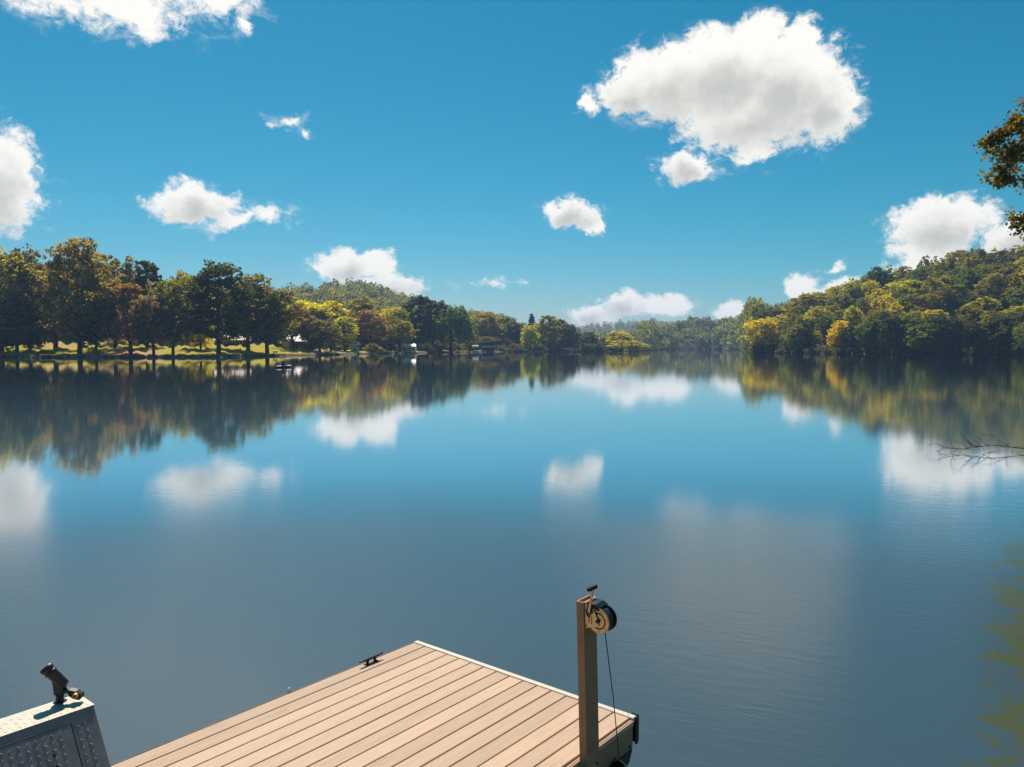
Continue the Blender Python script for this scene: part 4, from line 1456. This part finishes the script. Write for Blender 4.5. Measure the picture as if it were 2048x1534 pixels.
# ------------------------------------------------------------------ fallen branch in the water, right
def fallen_branch():
    rng = np.random.default_rng(21)
    r = empty('fallen_branch', (18.75, 23.2, 0), 0, 'dark bare fallen branch lying in the water at the right edge', 'branch')
    stem = [(2.2, .4, .9), (.6, .2, .40), (-.9, .0, .12), (-2.2, -.1, .22), (-3.3, -.2, .10), (-4.3, -.15, .20), (-5.2, -.2, .10), (-6.0, -.3, .16)]
    MB().tube(stem, [.045, .034, .024, .018, .014, .010, .007, .003], 7).build('stem', M['twig'], r, True)

    def twig(a, d, L, r0, lev, parent):
        pts = [Vector(a)]
        v = Vector(d).normalized()
        n = 5
        for i in range(n):
            v = (v + Vector(rng.normal(size=3)) * .33).normalized()
            v.z -= .10 * i / n
            pts.append(pts[-1] + v * (L / n))
        o = MB().tube(pts, [r0 * (1 - .82 * i / n) for i in range(n + 1)], 5).build('twig', M['twig'], parent, True)
        if lev > 0:
            for q in range(3):
                k = rng.integers(1, n)
                dd = (pts[k] - pts[k - 1]).normalized() + Vector(rng.normal(size=3)) * .8
                twig2(pts[k], dd, L * rng.uniform(.3, .55), r0 * .55, o)

    def twig2(a, d, L, r0, parent):
        pts = [Vector(a)]
        v = Vector(d).normalized()
        for i in range(3):
            v = (v + Vector(rng.normal(size=3)) * .35).normalized()
            pts.append(pts[-1] + v * (L / 3))
        MB().tube(pts, [r0, r0 * .8, r0 * .5, r0 * .25], 4).build('twig', M['twig'], parent, True)

    for i in range(44):
        f = rng.uniform(.9, 6.8)
        k = int(f); q = f - k
        a = Vector(stem[k]).lerp(Vector(stem[k + 1]), q)
        d = (-.9 + rng.normal(0, .5), rng.normal(0, .6), rng.uniform(-.1, .95))
        big = i % 6 == 0
        twig(a, d, rng.uniform(.7, 1.1) if big else rng.uniform(.35, .8), .011 if big else .008, 1, r)


fallen_branch()


# ------------------------------------------------------------------ near tree whose boughs reach in from the right
def near_tree():
    rng = np.random.default_rng(33)
    tx, ty = 33.2, 40.0
    r = empty('bank_tree', (tx, ty, .9), 0, 'rust and green tree whose boughs reach in at the right edge', 'tree')
    tb = MB()
    tb.tube([(0, 0, -1.5), (.1, 0, 3), (-.2, .2, 7), (.2, 0, 11), (0, 0, 16), (0, 0, 19)], [.5, .42, .36, .28, .16, .05], 9)
    C, S, T, Hh = [], [], [], []
    lobes = [(-8.0, .1, 11.0, .8, 8), (-8.5, 0, 13.0, .7, 7), (-5.9, 0, 12.6, 2.5, 34), (-4.6, .6, 14.6, 1.9, 20), (-5.2, -.4, 10.9, 1.5, 14), (-6.6, .2, 8.7, .95, 8), (-5.3, .3, 8.0, 1.2, 9), (-7.7, 0, 12.1, 1.0, 8), (-7.3, 0, 13.7, .75, 6), (-6.4, .1, 14.9, .55, 4)]
    for i in range(16):
        a = rng.uniform(-2.2, 2.2); q = rng.uniform(1.5, 5)
        lobes.append((q * math.cos(a) * .9, q * math.sin(a), rng.uniform(7.5, 19), rng.uniform(1.6, 2.6), 12))
    for (x, y, z, lr, nb) in lobes:
        f = min(.9, max(.2, (z - 4) / 17))
        limb(tb, (0, 0, 3 + 11 * f * .8), (x, y, z), .16, .03, rng, 5, 6, .05)
        for b_ in range(nb):
            d = rng.normal(size=3); d /= np.linalg.norm(d); d[2] *= .8
            tip = np.array([x, y, z]) + d * lr * rng.uniform(.5, 1.12)
            limb(tb, (x, y, z), tip, .024, .006, rng, 3, 4, .08)
            hh = rng.uniform(0, 1) ** 1.0
            k = 62
            t_ = rng.uniform(.3, 1.05, k)
            c = np.array([x, y, z]) + (tip - np.array([x, y, z])) * t_[:, None] + rng.normal(0, .17, (k, 3))
            C.append(c); S.append(rng.uniform(.09, .17, k))
            T.append(rng.uniform(.7, 1.3, k)); Hh.append(np.clip(hh + rng.normal(0, .2, k), 0, 1))
    o = tb.build('trunk', M['bark'], r, True)
    me = leaves_mesh('crown', np.concatenate(C), np.concatenate(S), rng, np.concatenate(T), np.concatenate(Hh), .2, 1.7)
    c = bpy.data.objects.new('crown', me); COL.objects.link(c); c.parent = r
    c.color = (.115, .100, .014, 1)


near_tree()

# ------------------------------------------------------------------ air
hz = MB().box(-2050, 2050, -1700, 2750, -4, 112).build('haze', None)
m, gg = mat_new('haze_air')
pv = gg.node('ShaderNodeVolumePrincipled')
pv.inputs['Color'].default_value = (.38, .60, .95, 1)
pv.inputs['Density'].default_value = HAZE_DENSITY
pv.inputs['Anisotropy'].default_value = .2
oo = gg.node('ShaderNodeOutputMaterial')
gg.L.new(pv.outputs[0], oo.inputs['Volume'])
hz.data.materials.append(m)
tag(hz, 'thin blue haze over the lake', kind='stuff')
hz.display_type = 'WIRE'
